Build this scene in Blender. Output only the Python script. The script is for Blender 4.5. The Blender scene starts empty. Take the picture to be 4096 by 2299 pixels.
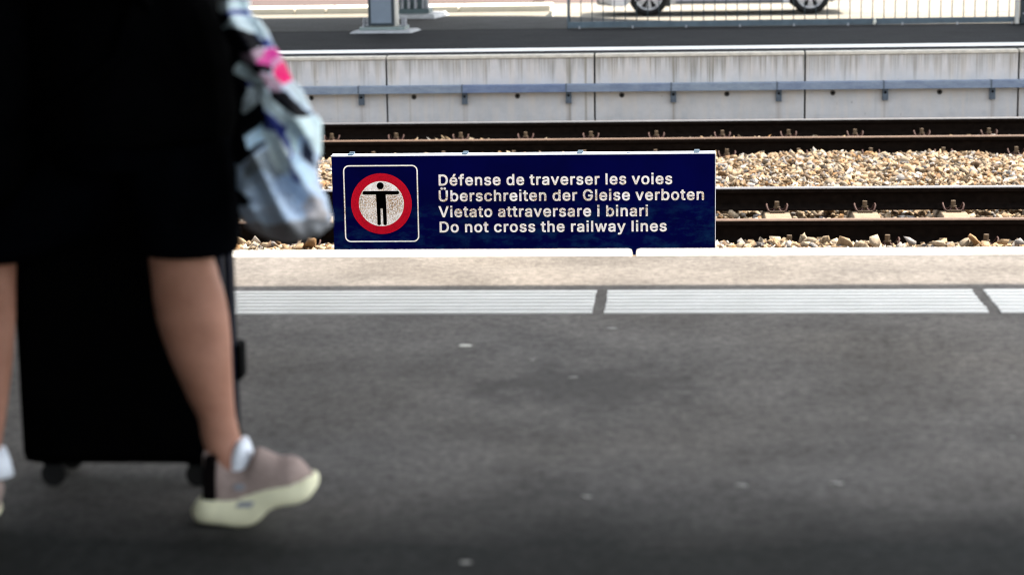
import bpy, bmesh, math, random
import numpy as np
from mathutils import Vector, Matrix

random.seed(7)
RNG = np.random.default_rng(11)
R = math.radians
SC = bpy.context.scene
COL = SC.collection
PI = math.pi

# ------------------------------------------------------------------ camera
# the eye stands over (0,0), 1.354 m above the platform (z = 0); tracks run along x, depth is y
EYE = 1.354
FPX, CX, CY = 8307.594, 2048.0, 1149.5          # focal length and centre in photograph pixels
CAM = np.array([[0.99692, 0.07395, -0.01624],
                [0.00297, 0.17659, 0.98428],
                [-0.07550, 0.98151, -0.17584]])
def _axes(p, r, y):
    cy, sy, cp, sp = math.cos(y), math.sin(y), math.cos(p), math.sin(p)
    f = np.array([sy*cp, cy*cp, -sp]); r0 = np.array([cy, -sy, 0.]); u0 = np.cross(r0, f)
    return np.array([r0*math.cos(r)+u0*math.sin(r), -r0*math.sin(r)+u0*math.cos(r), f])
CAM = _axes(.1788, -.0165, -.0768)
cd = bpy.data.cameras.new('camera')
cam = bpy.data.objects.new('camera', cd); COL.objects.link(cam)
m4 = Matrix.Identity(4)
for i in range(3):
    m4[i][0] = CAM[0][i]; m4[i][1] = CAM[1][i]; m4[i][2] = -CAM[2][i]
m4[2][3] = EYE
cam.matrix_world = m4
cd.sensor_width = 36.0
cd.lens = FPX/4096*36
cd.clip_start = 0.1; cd.clip_end = 2000
cd.dof.use_dof = True
cd.dof.focus_distance = 11.95
cd.dof.aperture_fstop = 2.6
SC.camera = cam
SC.cycles.filter_width = 1.15

def at(x, y, d):
    """metric position, at depth d, of a point measured on the 4096 px photograph"""
    v = np.array([(x-CX)/FPX, -(y-CY)/FPX, 1.0]) @ CAM
    v = v*(d/v[1])
    return Vector((v[0], d, v[2]+EYE))
K = 4096/2576
def ap(x, y, d):                                  # the same, measured on the 2576 px view
    return at(x*K, y*K, d)

# ------------------------------------------------------------------ light
SUN = Vector((0.40, 0.42, 0.81)).normalized()     # towards the sun
EL = math.asin(SUN.z); AZ = math.atan2(SUN.x, SUN.y)
w = bpy.data.worlds.new('World'); SC.world = w; w.use_nodes = True
nt = w.node_tree; nt.nodes.clear()
sky = nt.nodes.new('ShaderNodeTexSky'); sky.sky_type = 'NISHITA'; sky.sun_disc = False
sky.sun_elevation = EL; sky.sun_rotation = AZ; sky.air_density = 1.2; sky.dust_density = 2.0
bg = nt.nodes.new('ShaderNodeBackground'); bg.inputs['Strength'].default_value = 0.15
wo = nt.nodes.new('ShaderNodeOutputWorld')
hs = nt.nodes.new('ShaderNodeHueSaturation'); hs.inputs['Saturation'].default_value = .38      # hazy summer sky
nt.links.new(sky.outputs[0], hs.inputs['Color']); nt.links.new(hs.outputs[0], bg.inputs[0]); nt.links.new(bg.outputs[0], wo.inputs[0])
sl = bpy.data.lights.new('sun', 'SUN'); sl.energy = 4.0; sl.angle = R(0.55); sl.color = (1.0, 0.90, 0.78)
so = bpy.data.objects.new('sun', sl); COL.objects.link(so)
so.rotation_euler = (-SUN).to_track_quat('-Z', 'Y').to_euler(); so.location = (0, 0, 30)
SC.view_settings.view_transform = 'Standard'; SC.view_settings.look = 'None'
SC.view_settings.exposure = 2.0; SC.view_settings.gamma = 1.0

# ------------------------------------------------------------------ material helpers
class N:
    def __init__(s, name):
        s.m = bpy.data.materials.new(name); s.m.use_nodes = True
        s.t = s.m.node_tree; s.b = s.t.nodes['Principled BSDF']
    def new(s, typ, **kw):
        n = s.t.nodes.new(typ)
        for k, v in kw.items(): setattr(n, k, v)
        return n
    def link(s, a, b): s.t.links.new(a, b)
    def pos(s, scale=(1, 1, 1), obj=False):
        if obj: o = s.new('ShaderNodeTexCoord').outputs['Object']
        else: o = s.new('ShaderNodeNewGeometry').outputs['Position']
        v = s.new('ShaderNodeVectorMath', operation='MULTIPLY'); s.link(o, v.inputs[0]); v.inputs[1].default_value = scale
        return v.outputs[0]
    def noise(s, vec, scale, detail=4, rough=.55):
        n = s.new('ShaderNodeTexNoise'); s.link(vec, n.inputs['Vector'])
        n.inputs['Scale'].default_value = scale; n.inputs['Detail'].default_value = detail; n.inputs['Roughness'].default_value = rough
        return n.outputs['Fac']
    def ramp(s, fac, a, b, ca=(0, 0, 0), cb=(1, 1, 1)):
        if a > b: a, b, ca, cb = b, a, cb, ca
        r = s.new('ShaderNodeValToRGB'); s.link(fac, r.inputs[0])
        r.color_ramp.elements[0].position = a; r.color_ramp.elements[1].position = b
        r.color_ramp.elements[0].color = (*ca, 1); r.color_ramp.elements[1].color = (*cb, 1)
        return r.outputs[0]
    def mix(s, fac, a, b, mode='MIX'):
        n = s.new('ShaderNodeMix', data_type='RGBA', blend_type=mode)
        for sock, v in ((n.inputs[0], fac), (n.inputs[6], a), (n.inputs[7], b)):
            if isinstance(v, (int, float)): sock.default_value = v
            elif isinstance(v, tuple): sock.default_value = (*v, 1)
            else: s.link(v, sock)
        return n.outputs[2]
    def math(s, op, a, b=0.0, clamp=False):
        n = s.new('ShaderNodeMath', operation=op); n.use_clamp = clamp
        for sock, v in ((n.inputs[0], a), (n.inputs[1], b)):
            if isinstance(v, (int, float)): sock.default_value = v
            else: s.link(v, sock)
        return n.outputs[0]
    def sep(s, vec):
        n = s.new('ShaderNodeSeparateXYZ'); s.link(vec, n.inputs[0]); return n.outputs
    def bump(s, h, dist, strength=1.0):
        n = s.new('ShaderNodeBump'); s.link(h, n.inputs['Height']); n.inputs['Distance'].default_value = dist
        n.inputs['Strength'].default_value = strength; s.link(n.outputs[0], s.b.inputs['Normal'])
    def done(s, col=None, rough=.6, metal=0.0, spec=.5):
        if col is not None:
            if isinstance(col, tuple): s.b.inputs['Base Color'].default_value = (*col, 1)
            else: s.link(col, s.b.inputs['Base Color'])
        if isinstance(rough, (int, float)): s.b.inputs['Roughness'].default_value = rough
        else: s.link(rough, s.b.inputs['Roughness'])
        s.b.inputs['Metallic'].default_value = metal
        s.b.inputs['Specular IOR Level'].default_value = spec
        return s.m

def plain(name, col, rough=.6, metal=0., spec=.5, var=.18, scale=9., bump=0.):
    n = N(name); p = n.pos(obj=True)
    f = n.noise(p, scale, 5)
    lo = tuple(c*(1-var) for c in col); hi = tuple(min(1, c*(1+var)) for c in col)
    c = n.ramp(f, .3, .7, lo, hi)
    if bump: n.bump(n.noise(p, scale*7, 3), bump, .6)
    return n.done(c, rough, metal, spec)

def asphalt(name, base, warm, grain=.35, blotch=.22, walk=False, spec=.05):
    n = N(name); p = n.pos()
    g = n.noise(p, 150, 2, .6); g1 = n.noise(p, 30, 4, .7); g2 = n.noise(p, 60, 3, .7); b = n.noise(p, 2.4, 5, .65); b2 = n.noise(p, .45, 3)
    c = n.ramp(g, .28, .72, tuple(c*(1-grain) for c in base), tuple(c*(1+grain) for c in base))
    c = n.mix(n.ramp(g1, .30, .70), n.mix(1.0, c, (1-grain*1.25,)*3, 'MULTIPLY'), n.mix(1.0, c, (1+grain*1.15,)*3, 'MULTIPLY'))
    c = n.mix(n.ramp(g2, .63, .74), c, tuple(min(1, c*1.9) for c in warm))
    c = n.mix(n.math('MULTIPLY', n.ramp(g2, .36, .26), .6), c, tuple(c*.45 for c in base))
    c = n.mix(n.ramp(b, .35, .65), n.mix(1.0, c, (1-blotch,)*3, 'MULTIPLY'), c)
    c = n.mix(n.ramp(b2, .4, .62), c, n.mix(1.0, c, (1.0, .97, .92), 'MULTIPLY'))
    if walk:
        s = n.sep(p)                                # an old dark stain, and foreground shade painted in, deepening towards the eye
        dx = n.math('MULTIPLY', n.math('SUBTRACT', s[0], -.24), 3.1)
        dy = n.math('MULTIPLY', n.math('SUBTRACT', s[1], 5.86), 3.3)
        wob = n.math('MULTIPLY', n.math('SUBTRACT', n.noise(p, 7, 4), .5), 2.6)
        d = n.math('ADD', n.math('SQRT', n.math('ADD', n.math('MULTIPLY', dx, dx), n.math('MULTIPLY', dy, dy))), wob)
        c = n.mix(n.math('MULTIPLY', n.ramp(d, 1.0, .65), .56), c, tuple(q*.45 for q in base))
        shade_y = n.math('ADD', s[1], n.math('MULTIPLY', n.math('SUBTRACT', n.noise(p, 2.2, 4), .5), .55))
        k = n.math('MULTIPLY', n.math('SUBTRACT', 4.92, shade_y), 1.7, True)
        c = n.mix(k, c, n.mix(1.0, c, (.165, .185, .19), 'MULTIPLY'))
    n.bump(n.noise(p, 120, 3, .7), .004, .7)
    return n.done(c, .9, spec=spec)

def concrete_wall():
    n = N('stained_concrete'); p = n.pos()
    s = n.sep(p)
    base = n.ramp(n.noise(p, 3.0, 6, .65), .3, .7, (.435, .435, .435), (.56, .55, .545))
    base = n.mix(n.math('MULTIPLY', n.ramp(n.noise(n.pos((9, 1, 1.2)), 1.5, 3), .45, .7), .45), base, (.60, .53, .45))
    pits = n.ramp(n.noise(n.pos((1, 1, .6)), 26, 2), .71, .76)
    base = n.mix(n.math('MULTIPLY', pits, .55), base, (.16, .15, .14))
    # runs of dirt washed down from the coping
    wide = n.noise(n.pos((11, 1, .25)), 1.0, 3, .6)
    fine = n.noise(n.pos((60, 1, .6)), 1.0, 2, .6)
    area = n.noise(n.pos((1.7, 1, .05)), 1.0, 2)
    pw = n.new('ShaderNodeTexWhiteNoise', noise_dimensions='1D')
    n.link(n.math('FLOOR', n.math('MULTIPLY', n.math('ADD', s[0], .71), .4983)), pw.inputs['W'])
    depth = n.math('MULTIPLY', s[2], -1.0)
    reach = n.math('ADD', n.math('MULTIPLY', n.ramp(wide, .40, .68), .30), n.math('MULTIPLY', n.math('SUBTRACT', area, .42), .45))
    reach = n.math('ADD', reach, n.math('MULTIPLY', n.ramp(fine, .45, .7), .10))
    k = n.math('MULTIPLY', n.math('SUBTRACT', reach, n.math('SUBTRACT', depth, .03)), 5.5, True)
    k = n.math('MULTIPLY', k, n.math('ADD', n.math('MULTIPLY', n.ramp(fine, .34, .62), .6), .4))
    k = n.math('MULTIPLY', k, n.math('ADD', n.math('MULTIPLY', pw.outputs['Value'], .35), .62))
    base = n.mix(n.math('MULTIPLY', pw.outputs['Value'], .5), base, n.mix(1.0, base, (.93, .90, .86), 'MULTIPLY'))
    c = n.mix(n.math('MULTIPLY', k, .85), base, (.125, .112, .072))
    tall = n.ramp(n.noise(n.pos((13, 1, .05)), 1.0, 1), .64, .70)
    c = n.mix(n.math('MULTIPLY', tall, .6), c, (.20, .18, .13))
    fr = n.math('FRACT', n.math('ADD', n.math('DIVIDE', n.math('ADD', s[0], 5.983), 1.0045), 10.5))
    dx = n.math('ABSOLUTE', n.math('ADD', n.math('SUBTRACT', fr, .5), n.math('MULTIPLY', n.math('SUBTRACT', n.noise(p, 5, 2), .5), .03)))
    run = n.math('MULTIPLY', n.math('SUBTRACT', 1.0, n.math('MULTIPLY', dx, 26.0)), 1.0, True)
    run = n.math('MULTIPLY', run, n.math('MULTIPLY', n.math('SUBTRACT', depth, .42), 12.0, True))
    c = n.mix(n.math('MULTIPLY', n.math('MULTIPLY', run, n.ramp(fine, .35, .65)), .5), c, (.22, .17, .13))
    low = n.math('MULTIPLY', n.math('SUBTRACT', depth, .42), 2.2, True)
    c = n.mix(n.math('MULTIPLY', n.math('MULTIPLY', low, n.ramp(n.noise(p, 9, 4), .5, .68)), .35), c, (.2, .2, .2))
    n.bump(n.noise(p, 40, 4), .003, .5)
    return n.done(c, .85, spec=.25)

def stone_mat():
    n = N('crushed_stone')
    a = n.new('ShaderNodeAttribute', attribute_name='tint')
    p = n.pos()
    v = n.ramp(n.noise(p, 45, 4, .7), .3, .75, (.55, .5, .45), (1.25, 1.22, 1.18))
    c = n.mix(1.0, a.outputs['Color'], v, 'MULTIPLY')
    n.bump(n.noise(p, 110, 3), .004, .8)
    return n.done(c, .85, spec=.3)

def sign_white():
    n = N('weathered_white_film'); p = n.pos()
    cr = n.noise(p, 120, 4, .75)
    v = n.new('ShaderNodeTexVoronoi', feature='DISTANCE_TO_EDGE'); n.link(p, v.inputs['Vector']); v.inputs['Scale'].default_value = 105
    z = n.sep(p)[2]
    band = n.math('MULTIPLY', n.math('SUBTRACT', 1.0, n.math('MULTIPLY', n.math('ABSOLUTE', n.math('ADD', z, .29)), 5.5)), 1.0, True)
    big = n.math('MULTIPLY', n.ramp(n.noise(p, 14, 3), .3, .62), n.math('ADD', n.math('MULTIPLY', band, 1.0), .16))
    k = n.math('MULTIPLY', n.ramp(cr, .47, .56), big)
    k2 = n.math('MULTIPLY', n.ramp(v.outputs['Distance'], .10, .02), big)
    c = n.mix(k, (.92, .93, .95), (.50, .30, .11))
    c = n.mix(n.math('MULTIPLY', k2, .85), c, (.10, .075, .05))
    return n.done(c, .6, spec=.3)

def sign_blue():
    n = N('navy_sign_face'); p = n.pos()
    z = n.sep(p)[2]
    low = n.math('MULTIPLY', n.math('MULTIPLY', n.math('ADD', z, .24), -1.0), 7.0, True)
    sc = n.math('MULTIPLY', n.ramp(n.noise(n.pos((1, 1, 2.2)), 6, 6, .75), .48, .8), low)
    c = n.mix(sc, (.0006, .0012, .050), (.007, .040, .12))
    c = n.mix(n.math('MULTIPLY', n.ramp(n.noise(p, 2.2, 3), .4, .7), .5), c, (.0004, .0008, .016))
    return n.done(c, .7, spec=.01)

def speck(name, col, dark, scale=60, amt=.5):
    n = N(name); p = n.pos(obj=True)
    c = n.mix(n.math('MULTIPLY', n.ramp(n.noise(p, scale, 4, .7), .5, .64), amt), col, dark)
    return n.done(c, .7, spec=.08)

M = {}
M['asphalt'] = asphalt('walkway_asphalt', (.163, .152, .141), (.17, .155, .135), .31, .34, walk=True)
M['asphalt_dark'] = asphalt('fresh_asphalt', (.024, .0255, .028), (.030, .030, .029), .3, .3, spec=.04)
M['asphalt_mid'] = asphalt('worn_asphalt', (.062, .063, .062), (.066, .064, .06), .3, .3, spec=.06)
M['coping'] = plain('pale_coping_concrete', (.52, .49, .45), .8, var=.12, scale=14, bump=.002)
M['lip'] = plain('cream_coping', (.50, .47, .40), .8, var=.2, scale=12, bump=.002)
n = N('white_road_paint'); p = n.pos()
c = n.ramp(n.noise(p, 6, 5, .7), .3, .7, (.76, .755, .70), (.86, .85, .80))
c = n.mix(n.math('MULTIPLY', n.ramp(n.noise(n.pos((1, 2.5, 1)), 19, 5, .8), .60, .74), .5), c, (.34, .32, .29))
c = n.mix(n.math('MULTIPLY', n.ramp(n.noise(n.pos((.5, 3, 1)), 4, 4, .7), .56, .75), .35), c, (.42, .40, .37))
M['line_white'] = n.done(c, .7, spec=.2)
M['wall'] = concrete_wall()
M['dark_gap'] = plain('dark_joint', (.02, .028, .026), .9, var=.2)
n = N('galvanised_steel'); p = n.pos()
sx = n.sep(p)[0]
pw = n.new('ShaderNodeTexWhiteNoise', noise_dimensions='1D')
n.link(n.math('FLOOR', n.math('DIVIDE', n.math('ADD', sx, 6.003), 1.0045)), pw.inputs['W'])
c = n.mix(pw.outputs['Value'], (.16, .21, .32), (.235, .285, .345))
c = n.mix(n.ramp(n.noise(n.pos((1.5, 1, 4)), 5, 6, .75), .35, .72), n.mix(1.0, c, (.70, .72, .78), 'MULTIPLY'), n.mix(1.0, c, (1.18, 1.15, 1.08), 'MULTIPLY'))
c = n.mix(n.math('MULTIPLY', n.ramp(n.noise(n.pos((6, 1, 1)), 9, 4, .7), .62, .74), .5), c, (.16, .145, .13))
M['galv'] = n.done(c, .6, .25, .3)
M['galv_dark'] = plain('dull_zinc', (.085, .11, .14), .6, .3, var=.25, scale=30)
M['stone'] = stone_mat()
M['soil'] = plain('track_bed_soil', (.10, .075, .05), .95, var=.4, scale=25, bump=.01)
M['rail_side'] = plain('rust_dark_steel', (.0065, .0045, .0035), .9, 0, .02, var=.35, scale=25)
M['rail_shiny'] = plain('worn_rail_top', (.12, .12, .125), .5, .3, var=.15, scale=20)
M['rail_brown'] = plain('rusty_rail_top', (.105, .065, .043), .7, .0, .2, var=.2, scale=20)
M['clip'] = plain('rusty_spring_clip', (.055, .026, .02), .7, .0, .2, var=.3, scale=60)
M['bolt'] = plain('brown_bolt', (.09, .062, .037), .7, .0, .2, var=.3, scale=80)
M['sleeper'] = plain('sleeper_concrete', (.17, .125, .075), .85, var=.2, scale=22, bump=.003)
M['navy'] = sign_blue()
M['film'] = sign_white()
M['red'] = speck('red_sign_film', (.50, .0016, .018), (.20, .001, .009), 130, .6)
M['blackfilm'] = plain('black_sign_film', (.0006, .0006, .0008), .8, spec=.0)
M['hole_ring'] = plain('dark_anchor_ring', (.075, .07, .065), .8)
M['alu'] = plain('pale_sign_rim', (.62, .66, .78), .45, .1, var=.06)
M['cliptop'] = plain('blue_grey_clip', (.045, .085, .125), .5, .1)
M['fence'] = plain('green_grey_fence_steel', (.018, .036, .042), .5, .1, var=.15)
M['fencebase'] = plain('blue_grey_base_rail', (.085, .12, .145), .55, .1, var=.2)
M['post_dark'] = plain('anthracite_post', (.018, .028, .034), .5, .1)
M['colpaint'] = plain('pale_column_paint', (.56, .54, .49), .6, var=.06)
M['frame'] = plain('dark_frame_paint', (.022, .034, .042), .5)
M['panel'] = plain('slate_panel', (.17, .21, .255), .5, var=.05)
M['plate'] = plain('grey_green_base_plate', (.21, .26, .25), .5, .2, var=.15)
M['teal'] = plain('teal_grey_steel', (.085, .125, .13), .5, .2, var=.12)
M['plinth'] = plain('pale_grout', (.48, .49, .50), .85, var=.18, scale=14, bump=.004)
M['nut'] = plain('steel_nut', (.34, .35, .38), .4, .5, var=.3, scale=60)
M['pale_ground'] = asphalt('pale_sunlit_paving', (.22, .207, .175), (.24, .22, .185), .12, .12)
M['pink_ground'] = asphalt('pinkish_road', (.10, .076, .07), (.11, .085, .078), .16, .15)
M['kerb'] = plain('cream_kerb', (.62, .59, .50), .8, var=.06)
M['skin'] = None
M['car'] = plain('silver_car_paint', (.36, .37, .39), .3, .5, var=.03)
M['plastic'] = plain('black_plastic', (.012, .012, .013), .6, var=.2)
M['bumper'] = plain('grey_bumper_plastic', (.10, .105, .12), .5, var=.1)
M['rubber'] = plain('tyre_rubber', (.010, .010, .010), .8, spec=.2, var=.2)
M['rim'] = plain('alloy_rim', (.42, .43, .46), .35, .5, var=.05)
g = N('car_glass'); M['glass'] = g.done((.02, .025, .03), .05)
M['lamp'] = plain('lamp_lens', (.6, .6, .62), .15, var=.03)
M['roof'] = plain('canopy_sheet', (.07, .072, .075), .7, var=.1)
M['cloth_black'] = plain('black_cloth', (.0010, .0011, .0014), .95, spec=.01, var=.3, scale=20, bump=.004)
M['cloth_navy'] = plain('very_dark_navy_cloth', (.0011, .0014, .0024), .95, spec=.01, var=.3, scale=20, bump=.006)
M['case'] = plain('black_suitcase_shell', (.0008, .0008, .001), .8, spec=.015, var=.3, scale=15)
M['case_edge'] = plain('dark_blue_suitcase_trim', (.002, .004, .014), .6, spec=.1)
M['sock'] = plain('white_sock', (.80, .84, .90), .9, var=.06, scale=60)
M['upper'] = plain('taupe_knit', (.34, .26, .23), .9, spec=.15, var=.12, scale=90, bump=.001)
M['sole'] = plain('cream_foam_sole', (.82, .79, .55), .8, spec=.15, var=.06, scale=30)
M['heeltab'] = plain('dark_brown_heel_strip', (.004, .0028, .0028), .85, spec=.05)
M['mark'] = plain('grey_blue_mark', (.27, .28, .31), .7)
M['hair'] = plain('dark_hair', (.02, .013, .008), .7, var=.4, scale=40)
M['litter_dim'] = plain('trodden_gum', (.30, .29, .26), .9, var=.2, scale=60)
M['litter'] = plain('pale_dry_scrap', (.8, .78, .68), .9, var=.1, scale=60)
n = N('skin'); p = n.pos(obj=True)
c = n.ramp(n.noise(p, 9, 4), .3, .7, (.29, .13, .080), (.43, .21, .14))
c = n.mix(n.math('MULTIPLY', n.ramp(n.noise(p, 240, 2, .7), .56, .66), .35), c, (.09, .05, .035))
n.b.inputs['Subsurface Weight'].default_value = .05
M['skin'] = n.done(c, .6, spec=.3)

# ------------------------------------------------------------------ mesh helpers
class MB:
    def __init__(s): s.v = []; s.f = []; s.m = []; s.mat = 0
    def add(s, vs, fs):
        o = len(s.v); s.v += [tuple(q) for q in vs]
        for f in fs: s.f.append([o+i for i in f]); s.m.append(s.mat)
        return s
    def box(s, x0, x1, y0, y1, z0, z1):
        return s.add([(x0,y0,z0),(x1,y0,z0),(x1,y1,z0),(x0,y1,z0),(x0,y0,z1),(x1,y0,z1),(x1,y1,z1),(x0,y1,z1)],
                     [(0,3,2,1),(4,5,6,7),(0,1,5,4),(1,2,6,5),(2,3,7,6),(3,0,4,7)])
    def rings(s, rs, cap=True, closed=True):
        n = len(rs[0]); vs = [q for r in rs for q in r]; fs = []
        for i in range(len(rs)-1):
            for j in range(n if closed else n-1):
                a, b = i*n+j, i*n+(j+1) % n
                fs.append((a, b, b+n, a+n))
        if cap: fs.append(tuple(reversed(range(n)))); fs.append(tuple(range((len(rs)-1)*n, len(rs)*n)))
        return s.add(vs, fs)
    def tube(s, pts, r, n=10, cap=True):
        pts = [Vector(p) for p in pts]; rad = r if isinstance(r, (list, tuple)) else [r]*len(pts)
        rs = []; up = None
        for i, p in enumerate(pts):
            t = (pts[min(i+1, len(pts)-1)]-pts[max(i-1, 0)]).normalized()
            if up is None: up = Vector((0, 0, 1)) if abs(t.z) < .8 else Vector((1, 0, 0))
            a = t.cross(up).normalized(); b = a.cross(t).normalized(); up = b
            rs.append([p+(a*math.cos(2*PI*k/n)+b*math.sin(2*PI*k/n))*rad[i] for k in range(n)])
        return s.rings(rs, cap)
    def cyl(s, c, r, h, axis='z', n=20, r2=None):
        c = Vector(c); d = {'x': Vector((1,0,0)), 'y': Vector((0,1,0)), 'z': Vector((0,0,1))}[axis]
        return s.tube([c-d*h/2, c+d*h/2], [r, r if r2 is None else r2], n)
    def poly(s, pts, y0, y1):                      # outline in x,z given thickness along y
        n = len(pts)
        return s.add([(x, y0, z) for x, z in pts]+[(x, y1, z) for x, z in pts],
                     [tuple(range(n)), tuple(range(2*n-1, n-1, -1))]+[(i, i+n, (i+1) % n+n, (i+1) % n) for i in range(n)])
    def build(s, name, mats, parent=None, smooth=False, loc=None, bevel=0):
        me = bpy.data.meshes.new(name); me.from_pydata(s.v, [], s.f)
        ms = mats if isinstance(mats, list) else [mats]
        for q in ms: me.materials.append(q)
        for p_, k in zip(me.polygons, s.m): p_.material_index = k
        bm = bmesh.new(); bm.from_mesh(me); bmesh.ops.recalc_face_normals(bm, faces=bm.faces); bm.to_mesh(me); bm.free()
        if bevel:
            bm = bmesh.new(); bm.from_mesh(me)
            es = [e for e in bm.edges if len(e.link_faces) == 2 and e.calc_face_angle(0) > .6]
            bmesh.ops.bevel(bm, geom=es, offset=bevel, segments=2, affect='EDGES', profile=.6); bm.to_mesh(me); bm.free()
        if smooth: me.polygons.foreach_set('use_smooth', [True]*len(me.polygons))
        ob = bpy.data.objects.new(name, me); COL.objects.link(ob)
        if loc is not None: ob.location = loc
        if parent is not None: ob.parent = parent
        return ob

def tag(o, label=None, cat=None, group=None, kind=None):
    if label: o['label'] = label
    if cat: o['category'] = cat
    if group: o['group'] = group
    if kind: o['kind'] = kind
    return o
def empty(name, loc, label, cat, group=None):
    o = bpy.data.objects.new(name, None); COL.objects.link(o); o.location = loc; o.empty_display_size = .1
    return tag(o, label, cat, group)
def copy_tree(o, parent=None):
    c = o.copy(); COL.objects.link(c); c.parent = parent
    for ch in list(o.children): copy_tree(ch, c)
    return c
def fuse(o, voxel, smooth=4):
    """melt the overlapping shapes of one mesh into one continuous skin"""
    md = o.modifiers.new('r', 'REMESH'); md.mode = 'VOXEL'; md.voxel_size = voxel; md.use_smooth_shade = True
    if smooth:
        sm = o.modifiers.new('s', 'SMOOTH'); sm.iterations = smooth; sm.factor = .5
    dg = bpy.context.evaluated_depsgraph_get(); dg.update()
    me = bpy.data.meshes.new_from_object(o.evaluated_get(dg))
    ms = list(o.data.materials); o.modifiers.clear(); old = o.data; o.data = me
    if not me.materials:
        for q in ms: me.materials.append(q)
    me.polygons.foreach_set('use_smooth', [True]*len(me.polygons))
    return o
def subdiv(o, lv):
    md = o.modifiers.new('s', 'SUBSURF'); md.levels = lv; md.render_levels = lv
    dg = bpy.context.evaluated_depsgraph_get(); dg.update()
    me = bpy.data.meshes.new_from_object(o.evaluated_get(dg)); o.modifiers.clear(); o.data = me
    me.polygons.foreach_set('use_smooth', [True]*len(me.polygons))
    return o
def sheet(name, pts, z, mat):
    """ground sheet; z a number or one height per point"""
    zs = z if isinstance(z, list) else [z]*len(pts)
    o = MB().add([(x, y, q) for (x, y), q in zip(pts, zs)], [tuple(range(len(pts)))]).build(name, mat)
    return tag(o, kind='structure')

# ------------------------------------------------------------------ ground, platforms, road
RAILZ = -0.55                                     # top of the rails
D1, T, G = 12.873, 4.716, 1.507
RY = [D1, D1+G, D1+T, D1+T+G]
EDGE = 8.332                                      # edge of the near platform
FAR = 20.0                                        # face of the far platform

sheet('ground', [(-400, -200), (400, -200), (400, 600), (-400, 600)], -1.1, M['soil'])
tb = MB(); tb.box(-30, 30, EDGE-.03, FAR-.02, -1.09, -.80)
tag(tb.build('track_bed', M['soil']), kind='structure')
b = MB(); b.box(-30, 30, -12, 8.164-.004, -1.09, 0.0)
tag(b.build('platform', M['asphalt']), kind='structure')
b = MB(); b.box(-30, 30, 8.16, EDGE-.05, -1.09, -.14)
tag(b.build('platform_retaining_wall', M['wall']), kind='structure')

# coping stones along the platform edge
JX = -0.141
cop_lab = {-1: 'pale platform edge coping stone below the sign, left of the open joint',
           0: 'pale coping stone at the platform edge, right of the open joint under the sign',
           1: 'pale coping stone ending at the right edge of the view, small chip near its corner'}
for k, (x0, x1) in {-1: (JX-2.0, JX-.008), 0: (JX+.008, JX+1.72), 1: (JX+1.735, JX+3.7)}.items():
    s = MB(); s.box(x0, x1, 8.164, EDGE, -.16, .004)
    o = s.build('coping_stone', M['coping'], bevel=.016)
    tag(o, cop_lab[k], 'coping stone', 'coping stones along the near platform edge')

# ribbed tactile strips
b0 = 1.086
for k, (x0, x1, lab) in enumerate([(-1.60, -.262, 'ribbed white tactile strip behind the walking leg, left of the narrow gap'),
                                  (-.221, 1.074, 'ribbed white tactile strip in the middle right, between two narrow gaps'),
                                  (1.116, 2.42, 'ribbed white tactile strip cut off by the right edge of the view')]):
    e = empty('tactile_strip', (0, 0, 0), lab, 'tactile strip', 'white tactile strips along the platform')
    s = MB(); y0, y1 = 6.966, 7.396; n_ = 7; pitch = (y1-y0+.016)/n_
    for q in range(n_):
        ya = y0+q*pitch; yb = ya+pitch-.025
        xa = x0+random.uniform(-.002, .002); xb = x1+random.uniform(-.002, .002)
        s.rings([[(xa, ya, 0.0005), (xa, ya+.006, .005), (xa, yb-.006, .005), (xa, yb, .0005)],
                 [(xb, ya, 0.0005), (xb, ya+.006, .005), (xb, yb-.006, .005), (xb, yb, .0005)]])
    s.build('ribs', M['line_white'], e)

# far platform: body, asphalt skins, line, paving, road
curve = [(-2.6, 27.75), (-1.95, 27.62), (-1.25, 27.15), (-.4, 26.2), (1.04, 25.2), (2.6, 24.62), (6, 24.45)]
b = MB(); b.box(-40, 40, FAR+.125, 24.29, -1.09, -.012); b.box(-40, -1.62, 24.295, 29.2, -1.09, -.012)
tag(b.build('far_platform', M['dark_gap']), kind='structure')
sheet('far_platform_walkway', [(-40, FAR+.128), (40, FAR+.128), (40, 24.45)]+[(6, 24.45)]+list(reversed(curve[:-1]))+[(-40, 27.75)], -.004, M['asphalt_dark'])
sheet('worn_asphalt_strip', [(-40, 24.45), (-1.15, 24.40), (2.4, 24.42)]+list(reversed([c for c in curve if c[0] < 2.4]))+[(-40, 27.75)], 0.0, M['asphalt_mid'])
sheet('platform_line', [(-40, 20.49), (40, 20.49), (40, 20.96), (-40, 20.96)], .002, M['line_white'])
sheet('paving', [(-40, 27.75)]+[c for c in curve if c[0] < -1.6]+[(-1.62, 27.4), (-1.62, 29.2), (-40, 29.2)], -.008, M['pale_ground'])
ROADZ = -.351
b = MB(); b.box(-1.615, 40, 24.3, 26.88, -1.09, -.009)
tag(b.build('paving_terrace', M['pale_ground']), kind='structure')
sheet('parking_strip', [(-60, 26.0), (60, 26.0), (60, 38.6), (-60, 39.6)], ROADZ, M['pale_ground'])
sheet('road', [(-300, 38.0), (300, 38.0), (300, 400), (-300, 400)], ROADZ-.006, M['pink_ground'])
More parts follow.
